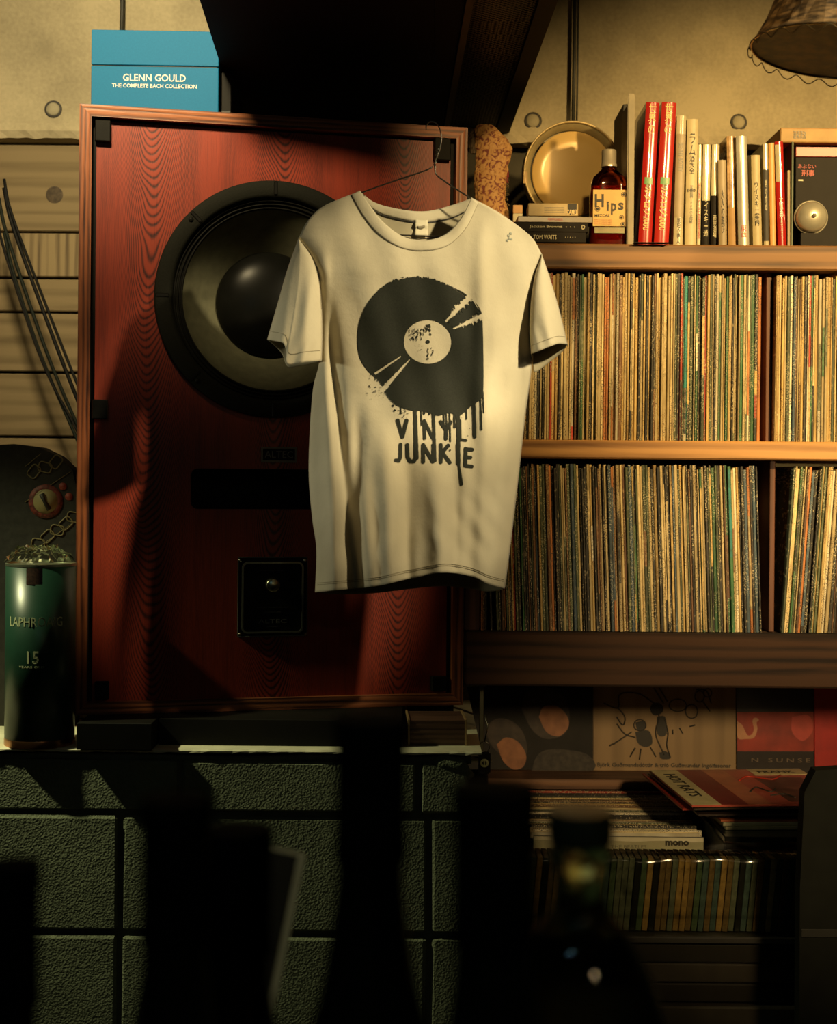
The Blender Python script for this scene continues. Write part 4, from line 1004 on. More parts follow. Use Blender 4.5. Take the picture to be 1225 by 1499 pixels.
# dark album, generic warm ovals in the photo's places
A1 = album(868-247 if False else 660, 'dark brown album cover with two warm oval shapes, left of the tan one', plain('album_dark', (0.010, 0.008, 0.006), 0.7, var=.5, scale=14))
M_SKIN = plain('album_warm', (0.30, 0.12, 0.05), 0.5, var=.35, scale=30)
M_HAIR = plain('album_umber', (0.035, 0.022, 0.014), 0.5, var=.4, scale=60)
blob(A1, 'umber_shape', [(764, 1040), (768, 1018), (785, 1007), (806, 1008), (828, 1024), (834, 1052), (826, 1075), (800, 1082), (780, 1070)], M_HAIR, -.0006)
blob(A1, 'warm_oval', [(789, 1050), (796, 1035), (815, 1034), (830, 1048), (832, 1065), (818, 1078), (800, 1072)], M_SKIN, -.0012)
blob(A1, 'umber_shape', [(712, 1075), (718, 1058), (735, 1052), (755, 1060), (768, 1078), (770, 1105), (745, 1110), (722, 1095)], M_HAIR, -.0006)
blob(A1, 'warm_oval', [(727, 1090), (740, 1080), (758, 1086), (770, 1105), (766, 1122), (752, 1126), (737, 1115)], M_SKIN, -.0012)
blob(A1, 'jacket_shape', [(778, 1128), (785, 1108), (800, 1098), (830, 1098), (862, 1106), (866, 1128)], plain('album_jacket', (0.04, 0.032, 0.024), 0.6, var=.5, scale=80), -.0006)
# tan album with generic ink doodle
A2 = album(868, 'tan album cover with black ink drawing and a line of blackletter text', wood('album_tan', (0.24, 0.15, 0.065), (0.33, 0.21, 0.095), 'z', .6, 0.5, bmp=.05))
rs = random.Random(31)
def ink(pts, r=.0013):
    pts3 = []
    for p_ in spline(pts, max(6, len(pts)*5)):
        q_ = L(A2, p_[0], p_[1]); pts3.append((q_[0], -.0006, q_[1]))
    link('ink_stroke', tubem(pts3, r, 5), M_DINK, A2)
for pts in ([(884, 1030), (905, 1037), (908, 1017), (935, 1016), (958, 1030)], [(905, 1037), (915, 1050), (912, 1062), (903, 1050)], [(903, 1060), (915, 1075), (930, 1080)],
            [(898, 1090), (925, 1072)], [(960, 1035), (965, 1050), (960, 1075), (972, 1105)], [(972, 1050), (978, 1072), (976, 1090), (981, 1108)], [(958, 1008), (972, 1030)], [(966, 1008), (978, 1028)],
            [(985, 1068), (985, 1075)], [(995, 1066), (1000, 1075)], [(1010, 1064), (1018, 1062)], [(1020, 1010), (1035, 1012), (1042, 1030)], [(1028, 1025), (1040, 1042)], [(930, 1095), (922, 1108)], [(938, 1096), (936, 1112)], [(952, 1094), (960, 1108)], [(905, 1085), (892, 1092)]):
    ink(pts, .0016)
for (cx_, cy_, rx, ry) in ((962, 1038, 9, 8), (937, 1062, 9, 8), (993, 1033, 13, 9), (1013, 1042, 9, 10), (1025, 1020, 7, 8), (1037, 1015, 6, 6)):
    ink([(cx_+rx*math.cos(t), cy_+ry*math.sin(t)) for t in np.linspace(0, 6.28, 9)], .0014)
for pts in ([(955, 1032), (968, 1031), (971, 1042), (960, 1048), (953, 1042)], [(930, 1058), (944, 1056), (946, 1066), (934, 1069)], [(930, 1072), (950, 1070), (955, 1088), (945, 1094), (934, 1088)],
            [(962, 1050), (974, 1050), (976, 1075), (963, 1076)], [(965, 1102), (975, 1100), (982, 1110), (968, 1111)]):
    blob(A2, 'ink_shape', pts, M_DINK, -.001)
q_ = L(A2, 972, 1121); lettering(A2, 'Björk Guðmundsdóttir & tríó Guðmundar Ingólfssonar', M_DINK, q_[0], -.0008, q_[1], 196/F*YC, 8/F*YC, bold=.02)
# red sunset album
A3 = album(1079, 'red sunset album cover with a pale swan, right of the tan one', plain('album_night', (0.02, 0.012, 0.010), 0.35))
blob_r = [L(A3, 1079.5, 1100), L(A3, 1193, 1100), L(A3, 1193, 1043), L(A3, 1079.5, 1043)]
link('sunset_panel', fix_normals(prism(blob_r, -.0006, .0004)), plain('sunset_red', (0.36, 0.03, 0.012), 0.4, var=.4, scale=18), A3)
q_ = L(A3, 1172, 1060); 
blob(A3, 'sun_glow', [(1160, 1050), (1185, 1048), (1190, 1070), (1175, 1085), (1160, 1072)], plain('sunset_pink', (0.50, 0.06, 0.04), 0.4, var=.2), -.001)
blob(A3, 'swan_shape', [(1079.5, 1056), (1087, 1062), (1094, 1076), (1100, 1076), (1104, 1068), (1102, 1056), (1106, 1051), (1112, 1054), (1108, 1058), (1109, 1068), (1104, 1080), (1092, 1082), (1080, 1080)], plain('swan', (0.55, 0.25, 0.12), 0.5), -.0014)
q_ = L(A3, 1150, 1113); lettering(A3, 'N   S U N S E T', plain('faint_gold', (0.20, 0.14, 0.09), 0.5), q_[0], -.0008, q_[1], 100/F*YC, 6/F*YC)
A4 = album(1193, 'plain bright red album cover at the right edge of the lower bay', plain('album_red', (0.45, 0.02, 0.015), 0.4), .1, YC-.006)

# post, key tag and shelf end by the wall corner
pst = empty('steel_stand', (P(707, 1130, 2.66).x, 2.74, LZ-.08), label='slim grey steel post with a small top plate beside the shelf beam', cat='stand')
ztop = P(707, 1003, 2.74).z-(LZ-.08)
box('post', plain('post_grey', (0.12, 0.12, 0.08), 0.4, .6), pst, -.004, .004, 0, .012, 0, ztop, .001)
box('top_plate', MATS['post_grey'], pst, -.035, .006, -.02, .03, ztop, ztop+.003, .001)
box('foot', MATS['post_grey'], pst, -.02, .02, -.015, .03, -.003, 0, .001)
kt = P(709, 1117, 2.60)
key = empty('key_tag', (kt.x, 2.60, kt.z-.014), label='small black key tag with a round pale emblem hanging by the ledge corner', cat='key tag')
box('tag_body', M_BLACK, key, -.011, .011, 0, .004, -.006, .034, .003, 2)
link('emblem', lathe([(.004, -.0006), (.0075, -.001), (.008, .001)], 24, 'y'), plain('emblem_pale', (.35, .38, .2), .4), key, (0, 0, .014))
box('emblem_bar', MATS['emblem_pale'], key, -.0012, .0012, -.001, .0005, .010, .019)
link('ring', tubem([(.009*math.cos(t), .002, .043+.010*math.sin(t)) for t in np.linspace(0, 6.28, 20)[:-1]], .0009, 6, True), M_STEEL, key)
link('strap', tubem([(0, .002, .052), (.006, .004, .08), (.001, .01, .10)], .0012, 6), M_STEEL, key)

# ----- front-facing record bin
BY0, BY1 = 2.63, 3.03; hz_ = H-.654
bx0_, bx1_ = P(1030, 1222, BY0).x-.3125, P(1030, 1222, BY0).x
crate = empty('record_crate', ((bx0_+bx1_)/2, BY0, hz_-SZ), label='dark open crate holding the front-facing records below the tan album', cat='crate')
cwv = (bx1_-bx0_)/2+.006
M_CRATE = plain('crate_black', (0.018, 0.016, 0.012), 0.6)
box('crate_bottom', M_CRATE, crate, -cwv-.01, cwv+.01, -.02, .42, -.012, -.001)
box('crate_side', M_CRATE, crate, -cwv-.01, -cwv, -.02, .42, -.001, .20); box('crate_side', M_CRATE, crate, cwv, cwv+.01, -.02, .42, -.001, .20)
box('crate_end', M_CRATE, crate, -cwv, cwv, .41, .42, -.001, .22); box('crate_end', M_CRATE, crate, -cwv, cwv, -.02, -.01, -.001, .20)
fm = {}
def front_sleeve(c, t):
    if (c, t) not in fm:
        me = boxm(-SZ/2, SZ/2, 0, t, 0, SZ, .0004); me.materials.append(SC[c][0]); fm[(c, t)] = me
    return fm[(c, t)]
random.seed(77)
y = BY0+.008; i = 0; ys = []
while y < BY1-.012:
    ys.append(y); y += random.choice([.0045, .006, .0075, .009])
n_ = len(ys)
for i, y in enumerate(ys):
    fr = (y-BY0)/(BY1-BY0)
    if i == 0: continue
    c = pick({'white': 10, 'cream': 6}) if fr < .14 else pick({'white': 9, 'cream': 22, 'yellow': 10, 'olive': 9, 'brown': 10, 'black': 12})
    if fr > .80: c = 'black'
    if i == n_-5: c = 'red'
    o = link('record_sleeve', front_sleeve(c, random.choice([.003, .004]) if c != 'red' else .004)); o.location = ((bx0_+bx1_)/2+random.uniform(-.004, .004), y, hz_-SZ+random.uniform(-.0005, .004)*(1-fr*.5)+(0.004 if c == 'red' else 0)); o.rotation_euler = (math.radians(-1.2), 0, 0)
    if c == 'red': tag(o, 'red record sleeve standing near the back of the front-facing bin', 'record')
    else: tag(o, '%s record sleeve standing front-on in the open bin' % SC[c][1].replace('-spined', '').replace(' spined', ''), 'record', '%s records in the open bin' % SC[c][1].replace('-spined', ''))
mono = empty('front_album', ((bx0_+bx1_)/2, BY0, hz_-SZ), label='white album at the front of the bin with a black mono mark', cat='record')
box('sleeve', plain('mono_cover', (0.09, 0.085, 0.065), 0.4, var=.8, scale=22), mono, -SZ/2, SZ/2, 0, .004, 0, SZ, .0004)
box('top_strip', plain('mono_strip', (0.50, 0.46, 0.32), 0.4, var=.06), mono, -SZ/2+.0005, SZ/2-.0005, -.0007, .001, SZ-.031, SZ-.0005)
kb = BY0/F
lettering(mono, 'mono', M_DINK, SZ/2-(1030-991)*kb, -.001, SZ-.011, 35*kb, 7.5*kb, bold=.045)
lettering(mono, 'THE BEATLES', M_GREYINK, SZ/2-(1030-920)*kb, -.001, SZ-.018, 52*kb, 5*kb)
# second bin, right, with flat records on top
cr2 = empty('low_cabinet', (.76, 2.56, hz_-SZ), label='black low cabinet right of the record bin, under the loose flat albums', cat='cabinet')
b2x = bx1_+.022
zt2 = zc(1216, 2.60, 1100)-(hz_-SZ)
box('cabinet_body', M_CRATE, cr2, b2x-.76, XS1-.76, .0, .44, -.012, zt2-.012, .003)
box('cabinet_top', plain('cabinet_top', (0.012, 0.012, 0.010), 0.15), cr2, b2x-.76, XS1-.76, -.006, .44, zt2-.0115, zt2, .002)
ZA = hz_-SZ+zt2
def flat_sleeve(name, c, nl, wv, dv, z, mat, label, th=.004):
    """nl near-left corner, wv unit width dir"""
    ang = math.atan2(wv[1], wv[0])
    r = empty(name, (nl[0], nl[1], z), ang, label, 'record'); box('sleeve', mat, r, 0, SZ, 0, SZ, 0, th, .0006); return r
zhr = ZA+.060
# pale sleeves underneath
zcur = ZA+.0006
nl = P(1062, 1217, 2.60)
for i, (mat, lab, dx, th) in enumerate(((plain('pale_sleeve', (0.52, 0.47, 0.28), 0.35), 'pale cream sleeve lying lowest in the flat pile on the cabinet', 0, .006),
        (plain('pale_sleeve_b', (0.58, 0.55, 0.36), 0.35), 'off-white sleeve lying second from bottom in the flat pile', -.004, .006),
        (plain('orange_sleeve', (0.50, 0.14, 0.06), 0.35), 'orange-edged sleeve lying in the middle of the flat pile', -.008, .004))):
    r = flat_sleeve('flat_album', None, (nl.x+dx, 2.60+.002*i), (1, .06), None, zcur, mat, lab, th); zcur += th+.0008
for i, (mat, lab, dx, dy, th) in enumerate(((plain('dark_sleeve', (0.03, 0.02, 0.016), 0.3), 'dark album lying just above the orange-edged sleeve', -.050, -.0, .004),
        (plain('crimson_sleeve', (0.26, 0.03, 0.02), 0.3), 'crimson album lying under the black one near the top of the flat pile', -.075, .02, .004),
        (plain('dark_sleeve_b', (0.04, 0.03, 0.02), 0.25), 'black album lying directly beneath the striped top album', -.058, -.003, .004))):
    zcur += .006 if i == 0 else .001
    r = flat_sleeve('flat_album', None, (nl.x+dx, 2.60+dy), (1, .05+.03*i), None, zcur, mat, lab, th); zcur += th+.0006
    if i == 0:                                    # inner sleeves bulging below
        rr_ = flat_sleeve('flat_album', None, (nl.x+dx+.02, 2.615), (1, .1), None, zcur-th-.0006-.0055, plain('inner_sleeve', (.12, .10, .07), .5), 'dull inner sleeve between the pale pile and the dark albums', .0045)
ht = empty('striped_album', (nl.x-.062, 2.598, zcur+.0008), .085, 'top album of the flat pile with orange and maroon stripes and cream title strip', 'record')
box('sleeve', plain('striped_red', (0.42, 0.085, 0.055), 0.28, var=.12), ht, 0, SZ, 0, SZ, 0, .004, .0005)
box('title_strip', plain('title_cream', (0.60, 0.52, 0.28), 0.35), ht, .0005, .055, .0005, SZ-.0005, .0035, .0044)
box('maroon_stripe', plain('maroon', (0.22, 0.03, 0.03), 0.3), ht, .056, .105, .0005, SZ-.0005, .0035, .0043)
box('orange_stripe', plain('salmon', (0.50, 0.17, 0.09), 0.3), ht, .106, .150, .0005, SZ-.0005, .0035, .0043)
box('dark_patch', plain('patch_dark', (0.10, 0.045, 0.03), 0.3, var=.6, scale=20), ht, .19, .285, .02, .23, .0035, .0043)
box('artist_strip', MATS['title_cream'], ht, .20, SZ-.001, .255, SZ-.0005, .0035, .0046)
TOPD = (Vector((0, -1, 0)), Vector((1, 0, 0))); TOPU = (Vector((1, 0, 0)), Vector((0, 1, 0)))
lettering(ht, 'HOT RATS', M_DINK, .029, .17, .0046, .20, .024, TOPD, bold=.02)
lettering(ht, 'FRANK', M_DINK, .252, .282, .0048, .075, .022, TOPU, bold=.01)
for pts in ([(.14, .10), (.165, .14), (.18, .10), (.20, .13)], [(.15, .20), (.18, .24), (.22, .21), (.25, .25)], [(.17, .07), (.20, .08), (.21, .05)]):
    link('ink_stroke', tubem([(a_, c_, .0046) for a_, c_ in spline(pts, 16)], .0018, 5), M_REDI if pts[0][1] == .2 else M_DINK, ht)
# dark upright object at right
dk = P(1172, 1370, 2.30)
dko = empty('dark_portfolio', (dk.x, 2.30, 0.0), label='dark green-black portfolio case standing upright at the lower right edge', cat='case')
pz = lambda x, y: P(x, y, 2.30).z
pts = [(0, .001), (.14, .001), (.14, pz(1190, 1120)), (.022, pz(1190, 1128)), (.004, pz(1172, 1160)), (-.002, pz(1172, 1300))]
link('case_body', fix_normals(prism(pts, 0, .03)), plain('portfolio', (0.006, 0.007, 0.005), 0.7, spec=.15, var=.25), dko)
box('case_band', plain('band', (0.01, 0.01, 0.007), 0.6), dko, .0, .14, -.002, .032, pz(1190, 1372), pz(1190, 1360), .001)

# ----- cases imitating mirrored spines under clear film, on a dark counter with flat slats
CY0 = 2.46
zt3 = P(1000, 1256, CY0).z; zb3 = P(1000, 1366, CY0).z; hcd = zt3-zb3
stand = empty('media_cabinet', (.55, CY0, zb3), label='dark cabinet with flat horizontal boards carrying the row of disc cases', cat='cabinet')
box('cabinet_top', M_CRATE, stand, P(720, 1370, CY0).x-.55, XS1-.55, -.02, .09, -.012, -.0006, .002)
for i in range(6):
    z = -.014-.036*i
    box('board', plain('slat_%d' % (i % 2), ((0.016, 0.014, 0.010), (0.035, 0.03, 0.022))[i % 2], 0.35), stand, P(720, 1370, CY0).x-.55, XS1-.55, -.012+.006*(i % 3), .09, z-.033, z, .003)
box('cabinet_base', M_CRATE, stand, P(720, 1370, CY0).x-.55, XS1-.55, 0, .09, -zb3, -.235)
random.seed(9)
cdw = .0102; x = P(760, 1300, CY0).x; xe = 1.02; cdm = {}
CC = {'amber': (.26, .16, .06), 'grey': (.10, .11, .085), 'green': (.06, .09, .055), 'brown': (.13, .085, .04), 'blue': (.055, .085, .09), 'cream': (.38, .34, .19), 'black': (.012, .012, .010)}
for c_, v_ in CC.items():
    me = boxm(-cdw*.47, cdw*.47, 0, .065, 0, hcd-.004, .0008); me.materials.append(plain('disc_'+c_, v_, 0.25, var=.5, scale=60)); cdm[c_] = me
while x < xe:
    c_ = pick({'amber': 3, 'grey': 6, 'green': 4, 'brown': 4, 'blue': 3, 'cream': 3, 'black': 5})
    o = bpy.data.objects.new('disc_case', cdm[c_]); COL.objects.link(o); o.location = (x+.004, CY0+.006+random.random()*.003, zb3+.001); o.rotation_euler = (0, .09, 0)
    tag(o, '%s-spined disc case leaning in the row under clear film' % c_, 'disc case', '%s-spined disc cases in the row under clear film' % c_)
    x += cdw+.0004
x0 = P(742, 1300, CY0).x
nx, nz = 60, 10; vs, fs = [], []
for i in range(nx+1):
    for j in range(nz+1):
        xx = x0+(1.06-x0)*i/nx; t = j/nz
        if t < .7: z = zb3-.002+(hcd+.010)*t/.7; yy = CY0-.012+.003*math.sin(i*1.1)+.002*math.sin(i*.37+j)
        else: z = zb3+hcd+.010+.001*math.sin(i*.9+j); yy = CY0-.012+.085*(t-.7)/.3
        vs.append((xx, yy, z))
for i in range(nx):
    for j in range(nz): a_ = i*(nz+1)+j; fs.append((a_, a_+nz+1, a_+nz+2, a_+1))
m, nt, b_ = new_mat('clear_film')
tr = N(nt, 'ShaderNodeBsdfTransparent'); gl = N(nt, 'ShaderNodeBsdfGlossy'); gl.inputs['Roughness'].default_value = .12
fr = N(nt, 'ShaderNodeFresnel'); fr.inputs['IOR'].default_value = 1.45; mxs = N(nt, 'ShaderNodeMixShader')
tr.inputs[0].default_value = (.8, .82, .7, 1)
nt.links.new(fr.outputs[0], mxs.inputs[0]); nt.links.new(tr.outputs[0], mxs.inputs[1]); nt.links.new(gl.outputs[0], mxs.inputs[2])
nt.links.new(mxs.outputs[0], nt.nodes['Material Output'].inputs[0])
tag(link('clear_film', mesh(vs, fs, True), MATS['clear_film']), 'sheet of clear plastic film draped over the row of disc cases', 'plastic sheet')

# ================================================================== BAR COUNTER + BOTTLES (out-of-focus foreground)
CZ = H-.41
ct = empty('bar_counter', (0, .45, CZ), label='dark bar counter in the foreground below the frame, carrying the out-of-focus bottles', cat='counter')
box('counter_top', M_BLACK, ct, -1.2, 1.2, -.25, .56, -.04, -.0005, .004); box('counter_front', M_BLACK, ct, -1.18, 1.18, .40, .44, -CZ, -.041)
M_DGL = plain('dark_glass', (0.006, 0.008, 0.005), 0.08, spec=.5)
M_CAP = plain('capsule', (0.004, 0.005, 0.004), 0.8, spec=.04)
M_CLR = glass('green_glass', (0.42, 0.55, 0.34), 0.02, 1.5)
def bottle(px, pyt, Y, rn, label, shape='wine', mat=None, lbl=None, RBd=.037):
    p_ = P(px, pyt, Y); top = p_.z-CZ; r = empty('bottle', (p_.x, Y, CZ), label=label, cat='bottle', group=None)
    if shape == 'wine':
        body = [(.001, .001), (RBd*.92, .001), (RBd, .006), (RBd, top-.185), (RBd*.97, top-.168), (RBd*.84, top-.148), (RBd*.60, top-.122), (rn*.96, top-.078), (rn*.92, top-.055), (rn*.9, top-.02), (rn*.9, top-.002), (.001, top-.002)]
        cap = [(.001, top), (rn*.96, top), (rn, top-.003), (rn, top-.010), (rn*.95, top-.013), (rn*.95, top-.048), (rn*.99, top-.060), (rn*.95, top-.062)]
    else:
        body = [(.001, .001), (RBd*.92, .001), (RBd, .006), (RBd, top-.120), (RBd*.96, top-.102), (RBd*.78, top-.080), (RBd*.55, top-.062), (rn*.85, top-.048), (rn*.78, top-.034), (rn*.8, top-.028), (rn*.98, top-.026), (rn*.98, top-.019), (rn*.82, top-.017), (rn*.82, top-.004), (.001, top-.004)]
        cap = [(.001, top), (rn*.95, top), (rn, top-.002), (rn, top-.014), (rn*.95, top-.016)]
    bb = spline(body, 70); bb[0][0] = .0005; bb[:, 0] = np.maximum(bb[:, 0], .0005); bb[:, 1] = np.clip(bb[:, 1], .0008, top-.002)
    link('glass_body', fix_normals(lathe([tuple(q__) for q__ in bb], 40)), mat or M_DGL, r)
    sharp(link('capsule' if shape == 'wine' else 'stopper', fix_normals(lathe([(a_+.0003, c_) for a_, c_ in cap], 36)), M_CAP if mat is None else plain('olive_cap', (.035, .05, .028), .4), r))
    if lbl:
        link('paper_label', fix_normals(lathe([(RBd+.0004, .04), (RBd+.0007, .042), (RBd+.0007, .12), (RBd+.0004, .122)], 36)), plain('dull_label', (.012, .012, .009), .6), r)
    return r
bottle(544, 1050, .62, .0158, 'dark blurred wine bottle with tall black capsule standing nearest the picture middle', lbl=1)
bottle(724, 1150, .56, .0165, 'dark blurred bottle between the tallest one and the pale green one', lbl=1)
bottle(258, 1168, .62, .0152, 'dark blurred bottle left of centre in front of the block wall', lbl=1, RBd=.033)
bottle(350, 1212, .70, .0165, 'lower dark blurred bottle touching the left-of-centre one on its right', lbl=1, RBd=.040)
bottle(20, 1262, .62, .0115, 'dark blurred bottle cut by the left edge of the frame', lbl=1)
bottle(850, 1186, .70, .0158, 'pale green glass bottle with wide shoulders catching bright highlights', 'squat', M_CLR, RBd=.044)
# dark card with pale border
p_ = P(428, 1267, .96)
cdk = empty('bordered_card', (P(402, 1400, .96).x, .96, CZ), label='dark menu card with a thin pale border leaning among the blurred bottles', cat='card')
cdk.rotation_euler = (0, math.radians(11), 0)
zt4 = (P(428, 1267, .96).z-CZ)/math.cos(.19)+.006
dx4 = -.010
box('card_panel', M_DINK, cdk, -.09+dx4, dx4, 0, .003, .018, zt4)
box('border', M_CREAM, cdk, -.005+dx4, dx4, -.0008, 0, .018, zt4); box('border', M_CREAM, cdk, -.09+dx4, dx4-.005, -.0008, 0, zt4-.0022, zt4)

# ================================================================== T-SHIRT
YSH = 2.26
m, nt, b_ = new_mat('shirt_cotton')
v = coords(nt); n1 = N(nt, 'ShaderNodeTexNoise', i_Scale=7.0, i_Detail=5.0); nt.links.new(v, n1.inputs['Vector'])
n2 = N(nt, 'ShaderNodeTexNoise', i_Scale=900.0, i_Detail=2.0); mp = N(nt, 'ShaderNodeMapping'); mp.inputs['Scale'].default_value = (1, 1, .35); nt.links.new(v, mp.inputs[0]); nt.links.new(mp.outputs[0], n2.inputs['Vector'])
nt.links.new(ramp(nt, [(.3, (.50, .44, .31)), (.7, (.60, .54, .40))], n1.outputs[0]), b_.inputs['Base Color'])
b_.inputs['Roughness'].default_value = .9; b_.inputs['Specular IOR Level'].default_value = .15
b_.inputs['Sheen Weight'].default_value = .15
n3 = N(nt, 'ShaderNodeTexNoise', i_Scale=38.0, i_Detail=5.0); nt.links.new(v, n3.inputs['Vector'])
aa = N(nt, 'ShaderNodeMath', operation='MULTIPLY_ADD', i_1=.12); nt.links.new(n2.outputs[0], aa.inputs[0]); nt.links.new(n3.outputs[0], aa.inputs[2])
bump(nt, b_, aa.outputs[0], .35, .004)
M_CLOTH = MATS['shirt_cotton']
M_CLOTHI = plain('shirt_inside', (0.42, 0.37, 0.25), .9, var=.08, scale=20, spec=.1)
M_PRINT = plain('print_ink', (0.019, 0.021, 0.015), .75, var=.2, scale=500, spec=.2)
M_STITCH = plain('stitching', (0.30, 0.26, 0.17), .9)

LE = np.array([(437, 348), (455, 375), (466, 410), (470, 470), (467, 530), (458, 570), (453, 640), (452, 700), (457, 760), (463, 805), (461, 867)], float)
RE = np.array([(793, 372), (783, 400), (778, 440), (778, 500), (778, 540), (770, 600), (760, 690), (753, 750), (747, 800), (739, 862)], float)
def xl(y): return np.interp(y, LE[:, 1], LE[:, 0])
def xr(y): return np.interp(y, RE[:, 1], RE[:, 0])
def bulge(x, y):
    a_, c_ = xl(y), xr(y); top = np.clip((430-y)/120., 0, 1)
    a_ = a_-top*10; c_ = c_+top*10
    u = np.clip((x-(a_+c_)/2)/((c_-a_)/2), -1, 1)
    return np.clip(1-np.abs(u)**2.6, 0, 1)**.62
def gs(v_, s_): return np.exp(-(v_/s_)**2)
def sstep(a_, c_, v_):
    t = np.clip((v_-a_)/(c_-a_), 0, 1); return t*t*(3-2*t)
def folds(x, y):
    d = 0*x
    dn = sstep(520, 840, y)
    # (x at y=500, x at y=860, width, amp, start, end)
    for (x0, x1, s_, am, ya, yb) in ((478, 490, 11, .020, 520, 720), (500, 545, 14, .016, 520, 820), (560, 572, 15, .028, 590, 830), (628, 648, 18, .022, 600, 830), (722, 700, 12, .010, 360, 620),
                                     (752, 715, 13, .012, 560, 780), (690, 672, 10, .006, 640, 800), (600, 606, 8, .004, 700, 840), (520, 480, 9, .006, 640, 780)):
        xc = x0+(x1-x0)*(y-500)/360.; d = d+am*sstep(ya, yb, y)*gs(x-xc, s_)
    # shadow valleys
    for (x0, x1, s_, am, ya, yb) in ((484, 520, 9, .014, 380, 560), (590, 600, 12, .012, 620, 800), (525, 520, 11, .018, 560, 700), (664, 668, 10, .006, 600, 800), (765, 745, 8, .008, 420, 600)):
        xc = x0+(x1-x0)*(y-500)/360.; d = d-am*sstep(ya, yb, y)*gs(x-xc, s_)
    # vertical crease below each shoulder point, drawn from the hanger ends
    d = d+.006*gs(x-(474+.02*(y-350)), 8)*sstep(350, 400, y)*(1-sstep(520, 640, y))
    d = d+.007*gs(x-(708-.02*(y-300)), 12)*sstep(300, 360, y)*(1-sstep(560, 760, y))
    d = d+.006*gs(x-(776+.0*(y-350)), 9)*sstep(390, 430, y)*(1-sstep(520, 600, y))
    # soft puckers
    d = d+.0014*np.sin(x*.055+y*.021)+.0012*np.sin(x*.11-y*.035+1.3)+.0008*np.sin(y*.09+x*.03)
    d = d+.0016*np.sin((x+.6*y)*.14)*gs(y-835, 40)+.0012*np.sin((x-.8*y)*.17)*gs(y-770, 60)*sstep(600, 700, x)
    return d
def depF(x, y):
    b__ = bulge(x, y); T = .045+.03*sstep(450, 860, y)-.02*sstep(400, 300, y)
    return YSH+.012*(x-612)/160.-T*b__-folds(x, y)*np.clip(b__*2.2, 0, 1)
def depB(x, y):
    b__ = bulge(x, y); T = .028+.03*sstep(450, 860, y)
    return YSH+.012*(x-612)/160.+T*b__+.004*np.sin(x*.06)*b__
shirt = empty('t_shirt', (P(612, 600, YSH).x, YSH, P(612, 868, YSH).z), label='cream short-sleeved t-shirt with a dripping black record print, hanging on a wire hanger', cat='t-shirt')
S0 = np.array(shirt.location)
def W(x, y, d):
    """pixel arrays + depth -> local coordinates"""
    du, dv = x-CX, y-CY; u = du*cr+dv*sr; v_ = -du*sr+dv*cr
    return np.stack([u/F*d-S0[0], d-S0[1], H-v_/F*d-S0[2]], -1)
def coons(top, bot, left, right, ns, nt_):
    T_, B_, L_, R_2 = (np.array(a_, float) for a_ in (top, bot, left, right))
    s_ = np.linspace(0, 1, ns)[None, :, None]; t = np.linspace(0, 1, nt_)[:, None, None]
    S_ = (1-t)*T_[None]+t*B_[None]+(1-s_)*L_[:, None]+s_*R_2[:, None]
    S_ -= (1-s_)*(1-t)*T_[0]+s_*(1-t)*T_[-1]+(1-s_)*t*B_[0]+s_*t*B_[-1]
    return S_
def cat(*segs):
    out = []
    for i_2, (pts, n) in enumerate(segs):
        a_ = spline(pts, n); out.append(a_ if i_2 == 0 else a_[1:])
    return np.vstack(out)
NECKF = [(527, 280), (541, 305), (560, 330), (588, 352), (618, 359), (650, 351), (674, 327), (691, 290)]
NECKB = [(527, 280), (550, 301), (590, 313), (625, 315), (662, 306), (691, 290)]
topF = cat(([(437, 348), (449, 325), (470, 304), (500, 290), (527, 280)], 26), (NECKF, 61), ([(691, 290), (716, 303), (745, 321), (778, 347), (793, 372)], 26))
topB = cat(([(437, 348), (449, 325), (470, 304), (500, 290), (527, 280)], 26), (NECKB, 61), ([(691, 290), (716, 303), (745, 321), (778, 347), (793, 372)], 26))
NS = len(topF); NT = 150
hemF = spline([(461, 867), (500, 863), (550, 858), (600, 847), (650, 838), (690, 844), (715, 855), (739, 862)], NS)
hemB = spline([(461, 867), (500, 870), (550, 868), (600, 862), (650, 858), (690, 862), (715, 866), (739, 862)], NS)
left = spline(LE, NT); right = spline(RE, NT)
def grid_obj(name, G, dep, mat, parent, flip=False, thick=.0012):
    nt_, ns = G.shape[:2]; x, y = G[..., 0].ravel(), G[..., 1].ravel()
    co = W(x, y, dep(x, y)); fs = []
    for j in range(nt_-1):
        for i_2 in range(ns-1):
            a_ = j*ns+i_2; q__ = (a_, a_+ns, a_+ns+1, a_+1); fs.append(q__ if not flip else q__[::-1])
    me = mesh(co, fs, True); o = link(name, me, mat, parent)
    if thick:
        sd = o.modifiers.new('thickness', 'SOLIDIFY'); sd.thickness = thick; sd.offset = -1
    return o
grid_obj('front_panel', coons(topF, hemF, left, right, NS, NT), depF, M_CLOTH, shirt)
grid_obj('back_panel', coons(topB, hemB, left, right, NS, NT), depB, M_CLOTHI, shirt, True)
